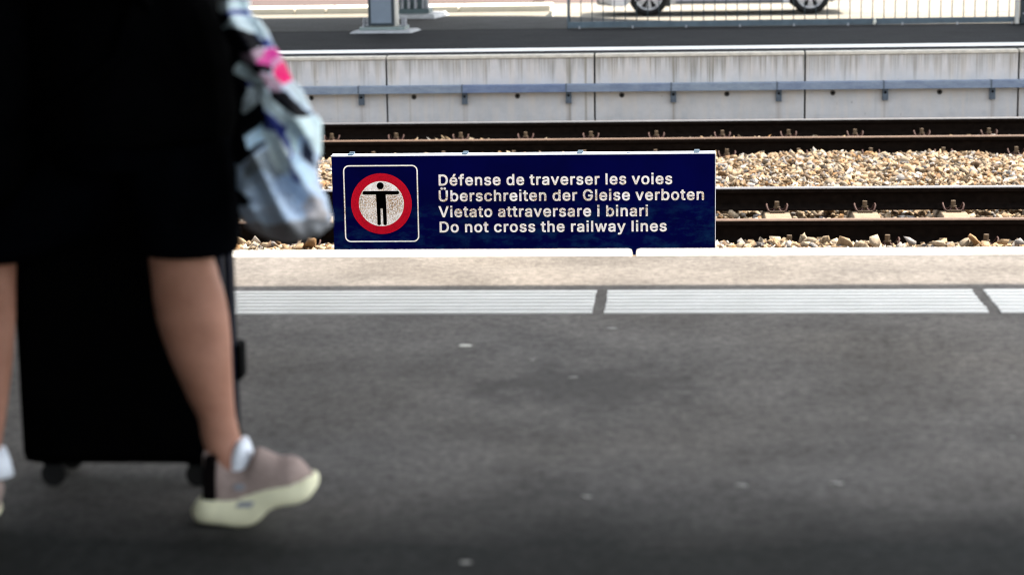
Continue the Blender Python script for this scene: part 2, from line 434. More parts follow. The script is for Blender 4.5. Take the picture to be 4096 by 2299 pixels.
# raised bed behind the kerb on the left
b = MB(); b.box(-40, -1.98, 29.72, 33.4, -1.0, .062)
tag(b.build('pavement', M['pink_ground']), kind='structure')
kx = [-9.2, -7.2, -5.2, -3.86-.9, -2.9, -1.62]
kl = ['cream kerb block at the far left, mostly behind the walking person',
      'cream kerb block beside the hanging bag at the top left',
      'cream kerb block just left of the slate faced column',
      'cream kerb block behind the two bolted column feet',
      'last cream kerb block, right of the rear column foot and ending at the paving']
for i in range(5):
    s = MB(); s.box(kx[i]+.008, kx[i+1]-.008, 28.9, 29.715, -.4, .075)
    tag(s.build('kerb_block', M['kerb'], bevel=.015), kl[i], 'kerb', 'cream kerb blocks behind the far platform')

# ------------------------------------------------------------------ far platform wall
jx = [-6.73, -4.73, -2.724, -.71, 1.297, 3.303, 5.31]
wl = ['stained concrete wall panel at the far left, hidden behind the walking person',
      'stained concrete wall panel beside the hanging bag, left of the leftmost visible joint',
      'stained concrete wall panel above the left part of the blue sign',
      'stained concrete wall panel above the right part of the blue sign',
      'stained concrete wall panel to the right of and above the blue sign',
      'sliver of stained concrete wall panel at the right edge of the view']
holes = [x for x in np.arange(-5.477, 5.2, 1.0055)]
hz = EYE-1.750
for i in range(6):
    x0, x1 = jx[i]+.009, jx[i+1]-.009
    cx = (x0+x1)/2
    e = empty('wall_panel', (cx, FAR, -.9), wl[i], 'wall panel', 'concrete panels of the far platform wall')
    s = MB(); s.box(x0-cx, x1-cx, 0, .12, -.15, .9-.036)
    s.build('face', M['wall'], e)
    s = MB(); s.box(x0-cx, x1-cx, -.012, .127, .9-.033, .899)
    s.build('coping_lip', M['lip'], e, bevel=.006)
    for hx in holes:
        if x0+.1 < hx < x1-.1:
            s = MB()
            ring = [[(hx-cx+r_*math.cos(a), yy, hz+.9+r_*math.sin(a)) for a in np.linspace(0, 2*PI, 21)[:-1]] for r_, yy in ((.026, -.001), (.026, -.004), (.017, -.004), (.012, .0))]
            s.rings(ring, cap=False); s.mat = 1
            s.cyl((hx-cx, -.0015, hz+.9), .012, .002, 'y', 14)
            s.build('anchor_hole', [M['hole_ring'], M['blackfilm']], e)
b = MB(); b.box(-40, -6.73, FAR, FAR+.12, -1.0, 0); b.box(5.31, 40, FAR, FAR+.12, -1.0, 0)
tag(b.build('platform_wall', M['wall']), kind='structure')
# steel cable channel bolted along the wall
e = empty('cable_channel', (0, FAR-.07, -.33), 'long blue-grey steel channel bolted along the far platform wall on brackets', 'cable channel')
bx = [-5.983+1.0045*k for k in range(14)]
zt, zb = EYE-1.636+.33, EYE-1.711+.33
for i in range(13):
    s = MB(); s.box(bx[i]+.003-.02, bx[i+1]-.003-.02, -.02, .066, zb, zt-.0)
    s.build('channel_section', M['galv'], e, bevel=.004)
for x in bx:
    br = MB(); br.box(x-.0275, x+.0275, .03, .068, zb-.112, zb-.0015)
    bo = br.build('bracket', M['galv_dark'], e, bevel=.004)
    k_ = MB(); k_.cyl((x, .026, zb-.035), .012, .014, 'y', 6)
    k_.build('bolt', M['blackfilm'], bo)
    jn = MB(); jn.box(x-.027, x-.013, -.0235, .064, zb+.004, zt+.003)
    jn.build('joint_cover', M['galv_dark'], bo)

# ------------------------------------------------------------------ rails, sleepers, fastenings
prof = [(-.0625, -.159), (.0625, -.159), (.0625, -.149), (.020, -.132), (.009, -.118), (.008, -.055), (.012, -.046), (.033, -.037), (.0335, -.010),
        (.027, -.003), (.012, -.0003), (0, 0), (-.012, -.0003), (-.027, -.003), (-.0335, -.010), (-.033, -.037), (-.012, -.046), (-.008, -.055), (-.009, -.118), (-.020, -.132), (-.0625, -.149)]
rl = ['dark rail nearest to the platform, brown topped, passing behind the sign base',
      'second rail of the near track, dark with a shiny grey top',
      'brown topped near rail of the far track, behind the wide ballast bed',
      'rail below the far concrete wall, dark with a grey top']
for i, y in enumerate(RY):
    s = MB(); xs = (-24, 24)
    rr = [[(x, y+a, RAILZ+z) for a, z in prof] for x in xs]
    n_ = len(prof)
    for j in range(n_):
        s.mat = 1 if 8 <= j <= 13 else 0
        k2 = (j+1) % n_
        s.add([rr[0][j], rr[0][k2], rr[1][k2], rr[1][j]], [(0, 1, 2, 3)])
    s.mat = 0; s.add(rr[0], [tuple(range(n_))]); s.add(rr[1], [tuple(range(n_))])
    o = s.build('rail', [M['rail_side'], M['rail_shiny'] if i in (1, 3) else M['rail_brown']])
    tag(o, rl[i], 'rail', 'railway rails')

SLZ = RAILZ-.165
def sleeper_proto():
    e = empty('sleeper', (0, 0, SLZ), 'x', 'sleeper')
    s = MB()
    def ring(y, top):
        return [(-.135, y, -.17), (.135, y, -.17), (.125, y, -.09), (.085, y, top), (-.085, y, top), (-.125, y, -.09)]
    s.rings([ring(-1.25, -.012), ring(-1.05, 0), ring(-.5, 0), ring(-.38, -.03), ring(.38, -.03), ring(.5, 0), ring(1.05, 0), ring(1.25, -.012)])
    s.build('concrete_block', M['sleeper'], e, bevel=.006)
    for r_ in (-1, 1):
        y0 = r_*G/2-.093                            # fastening on the near side of the rail
        s = MB()
        for sx in (-1, 1):
            pts = [(.012, -.012, .028), (.026, -.035, .012), (.045, -.045, .008), (.062, -.035, .020), (.071, -.012, .048), (.069, .012, .056), (.062, .030, .036), (.050, .036, .016), (.036, .034, .014), (.022, .020, .022), (.012, .006, .03)]
            s.tube([(sx*a, y0+b_, c_) for a, b_, c_ in pts], .0065, 8)
        cl = s.build('spring_clip', M['clip'], e, smooth=True)
        s = MB(); s.cyl((0, y0, .036), .024, .010, 'z', 16); s.cyl((0, y0, .02), .013, .04, 'z', 12); s.cyl((0, y0, .058), .0185, .036, 'z', 6)
        s.box(-.05, .05, y0-.055, y0-.045, 0.0, .016)
        s.build('bolt', M['bolt'], cl, bevel=.0025)
    return e
pro = sleeper_proto()
ords = ['first', 'second', 'third', 'fourth', 'fifth', 'sixth', 'seventh', 'eighth', 'ninth', 'tenth', 'eleventh', 'twelfth', 'thirteenth', 'fourteenth']
first = True
def place_sleeper(x, yc, lab, grp):
    global first
    o = pro if first else copy_tree(pro)
    first = False
    o.location = (x, yc, SLZ); o['label'] = lab; o['group'] = grp
c1 = D1+G/2
behind = 0
for k in range(-5, 5):
    x = .7413+.6*k
    if k >= 0: lab = f'concrete sleeper of the near track, {ords[k]} one to the right of the blue sign'
    elif k == -5: lab = 'concrete sleeper of the near track, just left of the blue sign'
    else: lab = f'concrete sleeper of the near track behind the sign, {ords[-k-1]} from its right end'
    place_sleeper(x, c1, lab, 'concrete sleepers of the near track')
c2 = D1+T+G/2
for q, k in enumerate(range(-6, 8)):
    place_sleeper(.4871+.6*k, c2, f'ballast covered sleeper of the far track, {ords[q]} fastening counted from the hanging bag rightwards', 'sleepers of the far track')

# ------------------------------------------------------------------ ballast
def ico():
    t = (1+5**.5)/2
    v = np.array([(-1,t,0),(1,t,0),(-1,-t,0),(1,-t,0),(0,-1,t),(0,1,t),(0,-1,-t),(0,1,-t),(t,0,-1),(t,0,1),(-t,0,-1),(-t,0,1)], float)
    v /= np.linalg.norm(v[0])
    f = np.array([(0,11,5),(0,5,1),(0,1,7),(0,7,10),(0,10,11),(1,5,9),(5,11,4),(11,10,2),(10,7,6),(7,1,8),(3,9,4),(3,4,2),(3,2,6),(3,6,8),(3,8,9),(4,9,5),(2,4,11),(6,2,10),(8,6,7),(9,8,1)])
    return v, f
IV, IF = ico()
PAL = np.array([(.275, .195, .112), (.235, .135, .055), (.35, .285, .20), (.22, .212, .205), (.48, .46, .42), (.12, .076, .042), (.31, .235, .145)])
PW = np.array([.26, .13, .22, .12, .06, .06, .15])
def rotmats(n):
    q = RNG.normal(size=(n, 4)); q /= np.linalg.norm(q, axis=1, keepdims=True)
    a, b_, c_, d = q.T
    return np.stack([1-2*(c_*c_+d*d), 2*(b_*c_-a*d), 2*(b_*d+a*c_), 2*(b_*c_+a*d), 1-2*(b_*b_+d*d), 2*(c_*d-a*b_), 2*(b_*d-a*c_), 2*(c_*d+a*b_), 1-2*(b_*b_+c_*c_)], 1).reshape(n, 3, 3)
def pile(x0, x1, y0, y1, zf, dens, smin, smax, zj):
    n = int((x1-x0)*(y1-y0)*dens)
    x = RNG.uniform(x0, x1, n); y = RNG.uniform(y0, y1, n)
    s = 1.06*(smin+(smax-smin)*RNG.random(n)**1.8)
    z = zf(x, y)+RNG.uniform(-zj, zj*.45, n)
    return np.stack([x, y, z], 1), s
def hump(x, y):                                  # top surface of the stones across the two tracks
    zz = np.interp(y, [8.3, 11.0, 12.35, 12.78, 12.95, 13.15, 13.3, 13.95, 14.15, 14.30, 14.5, 14.85, 15.6, 16.8, 17.35, 17.62, 17.8, 18.9, 19.3, 20.0],
                   [-.86, -.80, -.730, -.700, -.735, -.770, -.785, -.785, -.762, -.75, -.74, -.705, -.69, -.682, -.692, -.712, -.73, -.73, -.73, -.76])
    return zz+.012*np.sin(x*2.1+y)+.01*np.sin(x*5.3-1.7*y)
sets = [pile(-4.2, 4.6, 11.2, 12.80, hump, 1000, .016, .040, .030),
        pile(-4.2, 4.6, 12.30, 12.79, hump, 420, .028, .048, .014),
        pile(-4.2, 4.6, 12.95, 14.36, hump, 900, .014, .036, .030),
        pile(-4.8, 5.4, 14.36, 17.52, hump, 980, .015, .038, .028),
        pile(-5.2, 6.0, 17.45, 17.60, hump, 500, .015, .030, .02),
        pile(-5.6, 6.6, 17.60, 19.98, hump, 330, .016, .036, .03),
        pile(-4.0, 4.4, 8.5, 11.2, hump, 120, .02, .04, .02)]
Pp = np.concatenate([q[0] for q in sets]); Ss = np.concatenate([q[1] for q in sets])
# keep stones off the rails and off the tops of the near sleepers
keep = np.ones(len(Pp), bool)
for y in RY: keep &= ~(np.abs(Pp[:, 1]-y) < .062+Ss*.35)
xm = np.abs((Pp[:, 0]-.7413+.3) % .6-.3)
keep &= ~((xm < .115) & (Pp[:, 1] > 12.78) & (Pp[:, 1] < 14.85))
xm2 = np.abs((Pp[:, 0]-.4871+.3) % .6-.3)
for y in (RY[2], RY[3]): keep &= ~((xm2 < .085) & (np.abs(Pp[:, 1]-(y-.10)) < .075))
xm1 = (xm < .075)
keep &= ~(xm1 & (np.abs(Pp[:, 1]-(RY[0]-.10)) < .075) & (RNG.random(len(Pp)) < .8))
Pp, Ss = Pp[keep], Ss[keep]
# a few big stones lying up against the nearest rail
big = [(3240, 965, .060), (3300, 968, .052), (3110, 985, .045), (3225, 985, .040), (3500, 972, .055), (3640, 968, .045), (3760, 975, .062), (3860, 975, .05), (3905, 968, .045), (4010, 972, .05), (4075, 972, .048), (2960, 985, .04), (1235, 985, .055), (1195, 990, .045)]
bp = np.array([[*at(a, b_-2, 12.66 if s_ > .05 else 12.6)] for a, b_, s_ in big]); bp[:, 2] = np.clip(bp[:, 2], -.74, -.64)
Pp = np.concatenate([Pp, bp]); Ss = np.concatenate([Ss, [q[2]*.85 for q in big]])
ns = len(Pp)
asp = RNG.uniform(.62, 1.25, (ns, 3)); asp[:, 2] *= .66
V = IV[None]*(1+RNG.uniform(-.40, .34, (ns, 12, 1)))*asp[:, None, :]*Ss[:, None, None]
V += RNG.normal(0, .12, V.shape)*Ss[:, None, None]
ang = RNG.uniform(0, 2*PI, ns); tilt = RNG.normal(0, .45, (ns, 2))
Rz = np.zeros((ns, 3, 3)); Rz[:, 0, 0] = np.cos(ang); Rz[:, 0, 1] = -np.sin(ang); Rz[:, 1, 0] = np.sin(ang); Rz[:, 1, 1] = np.cos(ang); Rz[:, 2, 2] = 1
V = np.einsum('nij,nkj->nki', Rz, V)
V[:, :, 2] += V[:, :, 0]*tilt[:, None, 0]+V[:, :, 1]*tilt[:, None, 1]
V = (V+Pp[:, None, :]).reshape(-1, 3)
F = (IF[None]+12*np.arange(ns)[:, None, None]).reshape(-1, 3)
me = bpy.data.meshes.new('ballast')
me.vertices.add(len(V)); me.vertices.foreach_set('co', V.astype(np.float32).ravel())
me.loops.add(F.size); me.loops.foreach_set('vertex_index', F.astype(np.int32).ravel())
me.polygons.add(len(F)); me.polygons.foreach_set('loop_start', np.arange(0, F.size, 3, dtype=np.int32))
me.update(calc_edges=True); me.validate()
tint = PAL[RNG.choice(len(PAL), ns, p=PW)]*RNG.uniform(.55, 1.2, (ns, 1))
at_ = me.color_attributes.new('tint', 'FLOAT_COLOR', 'POINT')
at_.data.foreach_set('color', np.concatenate([np.repeat(tint, 12, 0), np.ones((ns*12, 1))], 1).astype(np.float32).ravel())
me.materials.append(M['stone'])
bo = bpy.data.objects.new('ballast', me); COL.objects.link(bo)
tag(bo, 'tan, brown and grey crushed stone ballast heaped between the rails', 'ballast', kind='stuff')

# ------------------------------------------------------------------ the blue sign
SY = 11.82
x0, x1 = -1.943, .262; ztop, zbot = -.015, -.60
sg = empty('warning_sign', ((x0+x1)/2, SY, -.80), 'long navy blue warning sign with red ring pictogram and four lines of white text', 'sign')
sx0 = (x0+x1)/2
def L(v): return (v[0]-sx0, v[1]-SY, v[2]+.80)
s = MB(); s.box(x0-sx0, x1-sx0, .0, .072, zbot+.8, ztop+.8-.0045)
s.build('cabinet', M['navy'], sg)
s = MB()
tz = ztop+.8
s.box(x0-sx0-.003, x1-sx0+.003, -.003, .022, tz-.0042, tz+.0005)
s.box(x0-sx0-.003, x1-sx0+.003, .046, .074, tz-.0042, tz+.003)
s.box(x0-sx0+.004, x1-sx0-.004, .0225, .0455, tz-.0042, tz-.003)
s.box(x1-sx0+.0003, x1-sx0+.004, -.004, .012, zbot+.8, tz-.0045)
s.build('top_rim', M['alu'], sg)
for px in (884, 1170, 1459, 1752):
    a = ap(px, 389, SY+.05); s = MB()
    s.box(a.x-sx0-.015, a.x-sx0+.015, .006, .05, tz+.001, tz+.008); s.box(a.x-sx0-.012, a.x-sx0+.018, .045, .074, tz+.0035, tz+.014)
    s.build('top_clip', M['cliptop'], sg, bevel=.001)
for X in (1668, 2513):
    a = at(X, 618, SY+.05); s = MB(); s.box(a.x-sx0-.008, a.x-sx0+.010, .02, .034, tz+.0015, tz+.006)
    s.build('screw_tab', M['cliptop'], sg)
for px in (x0+.25, x1-.25):
    s = MB(); s.box(px-sx0-.03, px-sx0+.03, .03, .075, -.02, zbot+.8-.003)
    s.build('post', M['galv_dark'], sg)
FY = -.0015                                         # lettering film lies just proud of the face
def film_poly(pts, y, mat, name, parent=sg):
    s = MB(); s.poly(pts, y-.0012, y); return s.build(name, mat, parent)
def rr_out(xa, xb, za, zb_, r, n=9):
    out = []
    for cx_, cz_, a0 in ((xb-r, zb_-r, 0), (xa+r, zb_-r, 90), (xa+r, za+r, 180), (xb-r, za+r, 270)):
        for t in range(n+1):
            a = R(a0+90*t/n); out.append((cx_+r*math.cos(a), cz_+r*math.sin(a)))
    return out
ca = at(1371.5, 661.5, SY); cb = at(1678, 967, SY); cc = at(1368+4, 967, SY)
fa = rr_out(L(ca)[0]+.000, L(cb)[0], L(cb)[2], L(ca)[2], .034); fi = rr_out(L(ca)[0]+.0075, L(cb)[0]-.0075, L(cb)[2]+.0075, L(ca)[2]-.0075, .027)
def annulus(o, i, y, mat, name):
    s = MB(); n_ = len(o)
    s.rings([[(a, y, c_) for a, c_ in o], [(a, y-.0012, c_) for a, c_ in o], [(a, y-.0012, c_) for a, c_ in i], [(a, y, c_) for a, c_ in i]], cap=False)
    return s.build(name, mat, sg)
annulus(fa, fi, FY, M['film'], 'pictogram_frame')
pc = L(at(1525.8, 814.8, SY)); RO, RI = .1772, .1325
circ = lambda r_, n_=64: [(pc[0]+r_*math.cos(2*PI*k/n_), pc[2]+r_*math.sin(2*PI*k/n_)) for k in range(n_)]
annulus(circ(RO), circ(RI-.001), FY, M['red'], 'red_ring')
film_poly(circ(RI-.0012), FY, M['film'], 'white_disc')
u = 1/3.1415*.001449                                # crop pixel -> metre
cx0, cz0 = 772, 738
def fp(a, c_): return (pc[0]+(a-cx0)*u, pc[2]-(c_-cz0)*u)
def arc(cx_, cz_, r_, a0, a1, n=10): return [fp(cx_+r_*math.cos(R(a0+(a1-a0)*k/n)), cz_-r_*math.sin(R(a0+(a1-a0)*k/n))) for k in range(n+1)]
head = [fp(764+44*math.cos(2*PI*k/32), 512-44*math.sin(2*PI*k/32)) for k in range(32)]
body = arc(560, 600, 22, 90, 270)+[fp(707, 622), fp(713, 800), fp(716, 985)]+arc(737, 988, 22, 180, 360)+[fp(759, 797), fp(788, 797)]+arc(813, 988, 22, 180, 360)+[fp(834, 800), fp(829, 622)]+arc(978, 600, 22, -90, 90)
s = MB(); s.poly(head, FY-.0026, FY-.0014)
bmx = bmesh.new()
vv = [bmx.verts.new((a, FY-.0026, c_)) for a, c_ in body]
f_ = bmx.faces.new(vv); r_ = bmesh.ops.extrude_face_region(bmx, geom=[f_])
bmesh.ops.translate(bmx, verts=[q for q in r_['geom'] if isinstance(q, bmesh.types.BMVert)], vec=(0, .0012, 0))
bmesh.ops.triangulate(bmx, faces=bmx.faces[:]); bmx.verts.ensure_lookup_table()
s.add([q.co[:] for q in bmx.verts], [[q.index for q in f.verts] for f in bmx.faces]); bmx.free()
s.build('standing_figure', M['blackfilm'], sg)
lines = [('Défense de traverser les voies', 1755.0, 2689.0, 742.3, 737.5, 44.6),
         ('Überschreiten der Gleise verboten', 1755.5, 2816.0, 805.4, 800.8, 44.8),
         ('Vietato attraversare i binari', 1755.0, 2591.5, 868.0, 866.0, 44.8),
         ('Do not cross the railway lines', 1759.0, 2667.0, 928.8, 926.4, 44.0)]
GLYPHS = {"D":[542,[[60,-21,44,-16,41,-10,40,0,39,508,44,524,50,528,60,529,260,528,300,522,324,515,348,505,380,488,400,472,420,452,443,420,458,390,469,358,479,312,482,274,482,236,477,186,471,160,462,132,454,112,439,84,415,52,386,27,352,7,310,-9,274,-17,238,-20],[146,78,224,78,258,81,282,88,308,101,330,118,346,136,361,162,373,200,378,244,378,266,375,296,368,330,355,360,334,388,314,405,300,414,286,420,264,427,230,431,146,430]]],"G":[560,[[254,-28,204,-21,160,-6,138,6,116,20,104,30,79,58,65,78,49,106,33,150,26,178,22,208,20,234,20,274,22,302,27,336,42,386,57,418,67,434,80,452,96,471,110,483,132,500,158,514,182,524,226,534,250,536,282,536,324,531,362,519,398,501,426,480,454,450,464,434,478,408,493,364,495,352,493,340,490,333,476,329,408,329,394,332,390,336,377,368,356,396,332,417,314,426,298,431,270,435,250,434,226,429,200,417,183,404,166,388,154,372,142,350,136,334,128,306,124,264,124,244,126,214,136,176,142,160,152,142,168,119,182,105,198,93,228,80,254,75,284,75,316,82,340,94,365,116,375,130,384,148,391,168,392,178,282,179,274,180,266,184,263,198,263,260,268,272,280,276,478,277,490,274,495,270,498,258,498,182,491,134,485,112,476,92,464,70,453,54,441,40,424,24,394,3,370,-9,346,-17,300,-26]]],"V":[520,[[204,-21,190,-17,185,-10,-1,492,-5,508,-1,524,6,528,16,530,86,529,95,528,101,524,212,216,240,128,378,524,384,528,394,529,464,529,478,526,482,520,483,510,479,490,296,-14,290,-18,280,-20]]],"a":[429,[[148,-30,119,-26,84,-14,64,-4,54,4,36,22,20,50,15,66,11,84,10,122,13,144,18,160,27,178,37,190,48,200,60,209,88,222,120,232,154,238,232,248,248,251,254,254,255,258,251,280,241,294,226,305,200,310,182,309,164,305,150,298,130,280,116,258,106,254,96,254,40,269,26,275,21,286,22,300,32,323,47,346,72,370,88,380,104,388,140,399,178,404,212,404,258,396,280,389,294,381,312,369,326,356,336,340,345,322,353,296,358,266,356,-8,352,-16,342,-20,276,-20,262,-16,256,-2,232,-16,210,-23,176,-29],[159,66,174,66,196,69,214,76,227,86,243,102,251,118,255,136,255,158,160,144,142,139,122,127,117,120,113,112,113,104,115,92,122,84,132,75,146,69]]],"b":[464,[[216,-29,188,-25,168,-18,154,-11,134,3,128,-16,116,-20,50,-20,38,-16,34,-10,32,0,33,510,37,524,44,528,52,529,114,529,124,528,130,524,134,510,135,376,152,388,170,397,192,402,210,404,256,403,280,398,300,392,332,375,352,359,362,348,382,318,389,304,399,276,405,252,409,222,411,206,409,156,406,130,398,98,389,72,381,58,366,34,352,18,336,5,321,-6,296,-17,270,-25,244,-28],[209,68,224,68,246,72,260,80,278,96,292,116,298,130,304,152,307,180,306,208,303,232,298,248,289,268,276,284,256,301,244,306,224,309,204,308,188,303,170,291,157,276,151,268,141,244,136,218,134,198,134,180,137,148,143,128,150,112,162,96,176,82,192,73]]],"c":[436,[[194,-29,158,-24,122,-12,106,-3,90,7,76,19,59,38,41,66,31,86,24,108,15,156,14,206,19,250,31,290,43,314,55,332,78,359,106,379,124,389,148,397,180,403,224,404,252,401,279,394,310,379,334,363,356,338,372,312,382,284,381,268,378,261,370,257,312,242,298,242,287,246,277,268,263,288,252,297,238,304,224,308,204,309,186,307,170,300,160,293,144,278,135,264,126,244,119,220,117,194,118,168,125,132,134,112,144,98,160,83,170,76,186,69,204,67,218,68,234,71,248,77,256,83,264,90,275,104,288,132,298,137,312,137,374,120,378,118,381,114,383,98,374,70,363,48,351,32,322,5,296,-10,270,-20,236,-27]]],"d":[464,[[182,-29,160,-26,140,-21,116,-12,92,2,82,9,59,34,47,52,36,72,26,98,20,120,14,170,14,208,16,232,21,262,28,286,36,304,50,330,73,358,96,377,126,393,148,399,170,403,214,404,232,402,254,397,272,388,290,376,291,510,295,524,302,528,310,529,372,529,382,528,388,524,393,508,393,0,391,-10,388,-16,376,-20,308,-20,297,-16,292,4,270,-11,246,-22,212,-28],[193,68,208,68,230,72,248,82,261,94,272,108,283,134,289,154,291,180,291,198,288,230,282,250,275,266,264,281,254,291,240,301,228,306,208,309,188,308,176,304,160,294,145,280,133,264,125,246,119,222,117,198,117,180,120,152,125,136,135,112,147,94,164,80,176,73]]],"e":[444,[[198,-29,160,-24,122,-11,106,-3,88,9,59,38,48,54,34,80,22,116,15,154,14,206,19,250,32,292,52,330,66,348,80,361,106,380,142,396,176,403,220,404,242,402,264,397,286,389,304,381,318,371,336,357,354,336,372,304,385,264,391,214,391,168,386,153,372,149,120,148,123,132,128,118,142,99,154,86,166,78,184,70,198,68,226,68,238,70,252,75,266,85,275,96,289,120,300,125,314,125,370,111,380,107,382,104,385,94,385,82,379,66,370,47,351,22,330,5,296,-14,274,-21,242,-27],[121,242,284,242,274,268,264,282,254,293,240,302,232,305,208,309,192,308,178,305,166,300,152,290,141,278,131,264]]],"f":[294,[[82,-21,66,-16,61,-2,60,306,4,307,-10,312,-14,326,-13,388,-10,395,0,399,60,400,61,446,63,462,69,482,83,506,100,523,110,530,138,543,174,550,206,550,242,544,254,540,259,536,263,522,263,512,256,490,243,452,236,449,226,447,198,453,182,452,174,448,168,442,163,428,164,400,230,399,244,394,248,380,249,328,244,312,236,308,163,306,163,0,161,-8,158,-16,146,-20]]],"h":[450,[[54,-21,38,-16,34,-10,33,0,33,512,37,524,48,529,118,529,130,525,134,512,135,378,164,394,200,403,242,404,274,400,302,390,326,375,344,358,361,330,373,294,377,258,377,-4,373,-16,360,-20,294,-20,280,-16,276,0,275,240,273,256,267,274,256,290,248,297,230,306,206,308,182,303,168,296,160,289,143,268,137,250,135,232,134,0,131,-14,128,-17,116,-20]]],"i":[207,[[31,-21,133,-21,133,392,31,392],[31,449,133,449,133,545,31,545]]],"l":[207,[[52,-21,36,-16,33,-10,32,0,32,514,36,526,46,530,116,530,129,526,133,510,133,-4,129,-16,120,-20]]],"n":[450,[[54,-21,38,-16,34,-10,33,0,32,378,37,394,52,399,118,399,128,394,134,376,142,382,162,392,180,398,212,404,242,404,280,398,300,391,316,382,328,373,343,358,355,342,368,312,375,282,378,256,378,0,373,-16,358,-20,296,-21,286,-19,279,-14,276,0,275,240,273,256,267,274,256,290,248,297,230,306,206,308,182,303,168,296,160,289,143,268,137,250,135,232,134,0,131,-14,128,-17,116,-20]]],"o":[455,[[194,-29,158,-24,122,-12,106,-3,90,7,76,19,59,38,41,66,31,86,24,108,15,156,14,206,19,250,31,290,43,314,55,332,78,359,106,379,124,389,148,397,180,403,222,404,256,400,292,388,310,379,326,369,338,359,354,342,370,318,384,290,391,268,400,220,401,168,396,126,391,106,380,79,359,42,330,11,310,-4,292,-13,270,-20,234,-27],[196,68,210,67,236,72,252,80,269,96,281,112,289,130,295,152,298,180,297,206,292,234,285,256,273,276,262,288,246,300,228,307,210,309,190,308,178,304,160,293,144,278,132,260,125,242,119,220,117,194,117,180,120,152,126,130,134,112,144,98,164,80,178,72]]],"r":[299,[[54,-21,38,-16,34,-10,33,0,32,378,36,392,40,396,50,399,116,399,128,394,132,381,156,394,176,401,190,404,226,405,246,404,256,401,261,396,263,384,263,320,259,306,252,303,244,302,204,305,176,299,166,293,152,282,143,270,137,256,135,240,134,0,131,-14,128,-17,116,-20]]],"s":[405,[[168,-29,130,-24,98,-15,74,-2,58,10,39,30,23,62,16,90,16,100,20,110,30,114,86,127,102,126,110,122,120,98,134,80,152,70,178,66,202,67,224,75,235,84,245,96,247,104,246,110,234,123,224,129,112,158,87,170,64,184,46,204,34,226,27,260,27,288,32,314,45,342,53,354,64,365,82,378,112,393,148,402,170,404,216,403,244,398,272,388,296,374,315,356,330,334,343,302,344,288,340,274,330,270,282,258,270,257,260,258,251,262,241,284,224,302,210,309,184,312,162,308,146,300,132,286,130,278,131,272,138,260,156,250,252,225,272,219,300,205,312,196,332,176,344,152,351,120,351,92,344,58,331,34,314,15,294,-1,270,-13,234,-24,198,-28]]],"t":[267,[[156,-25,122,-19,106,-14,88,-5,67,14,57,30,49,54,45,80,44,306,-2,308,-10,312,-14,322,-14,380,-12,392,-10,395,2,399,44,400,45,476,49,486,60,491,126,491,142,487,146,472,147,400,210,399,220,394,224,384,224,326,220,312,206,307,147,306,147,94,150,80,160,72,174,71,202,74,212,73,218,70,222,60,232,16,233,-2,228,-14,214,-20,188,-24]]],"v":[429,[[164,-21,148,-16,142,-6,-1,364,-3,380,0,394,6,398,16,399,84,400,94,398,101,394,194,137,288,394,294,398,304,399,372,399,386,396,390,388,391,380,388,362,244,-14,238,-18,228,-20]]],"w":[607,[[138,-21,122,-16,115,2,4,368,3,382,8,395,22,399,86,400,96,398,103,394,108,382,170,160,182,206,231,382,236,395,250,399,316,400,324,398,332,394,337,384,353,326,398,161,459,382,464,394,472,398,480,400,546,399,561,394,565,382,564,368,452,2,444,-16,430,-20,368,-21,360,-19,352,-16,347,-4,284,220,220,-4,215,-16,200,-20]]],"y":[429,[[78,-166,40,-159,32,-155,29,-152,27,-142,27,-132,42,-77,46,-70,54,-66,68,-66,94,-69,108,-64,118,-54,124,-44,140,-2,-1,364,-3,380,1,394,16,399,84,400,94,398,101,394,194,137,288,394,294,398,304,399,372,399,386,395,390,388,391,380,388,362,223,-68,208,-100,193,-124,182,-135,160,-150,144,-158,124,-163,104,-165]]],"Ü":[557,[[244,-29,210,-25,176,-17,148,-6,116,12,102,24,76,52,61,76,50,104,43,130,40,158,39,508,42,520,46,526,60,529,126,529,136,527,141,524,144,510,145,174,148,152,152,140,163,120,172,108,192,91,208,82,222,77,242,74,266,73,288,75,304,80,318,86,334,97,349,112,357,122,363,134,369,152,372,174,372,508,376,522,380,526,392,529,458,529,468,527,474,524,477,510,477,158,473,124,460,84,449,64,432,40,408,18,381,0,355,-12,324,-22,290,-27],[182,551,168,554,156,558,148,563,137,574,127,594,126,604,126,622,129,638,135,648,148,662,170,672,180,673,196,673,208,671,223,664,236,652,246,630,247,620,247,602,240,578,226,563,206,554],[326,551,312,554,300,558,292,563,281,574,271,594,270,604,270,622,273,638,279,648,292,662,314,672,324,673,340,673,356,670,366,664,380,652,390,630,391,620,391,602,388,588,382,576,370,563,350,554]]],"é":[444,[[198,-29,160,-24,122,-11,106,-3,88,9,59,38,48,54,34,80,22,116,15,154,14,206,19,250,32,292,52,330,66,348,80,361,106,380,142,396,176,403,220,404,242,402,264,397,286,389,304,381,318,371,336,357,354,336,372,304,385,264,391,214,391,168,386,153,372,149,120,148,123,132,128,118,142,99,154,86,166,78,184,70,198,68,226,68,238,70,252,75,266,85,275,96,289,120,300,125,314,125,370,111,380,107,382,104,385,94,385,82,379,66,370,47,351,22,330,5,296,-14,274,-21,242,-27],[121,242,284,242,274,268,264,282,254,293,240,302,232,305,208,309,192,308,178,305,166,300,152,290,141,278,131,264],[178,408,168,410,161,414,157,424,157,436,208,544,214,548,224,549,294,549,308,545,312,538,313,530,310,514,245,416,240,411,230,409]]]}
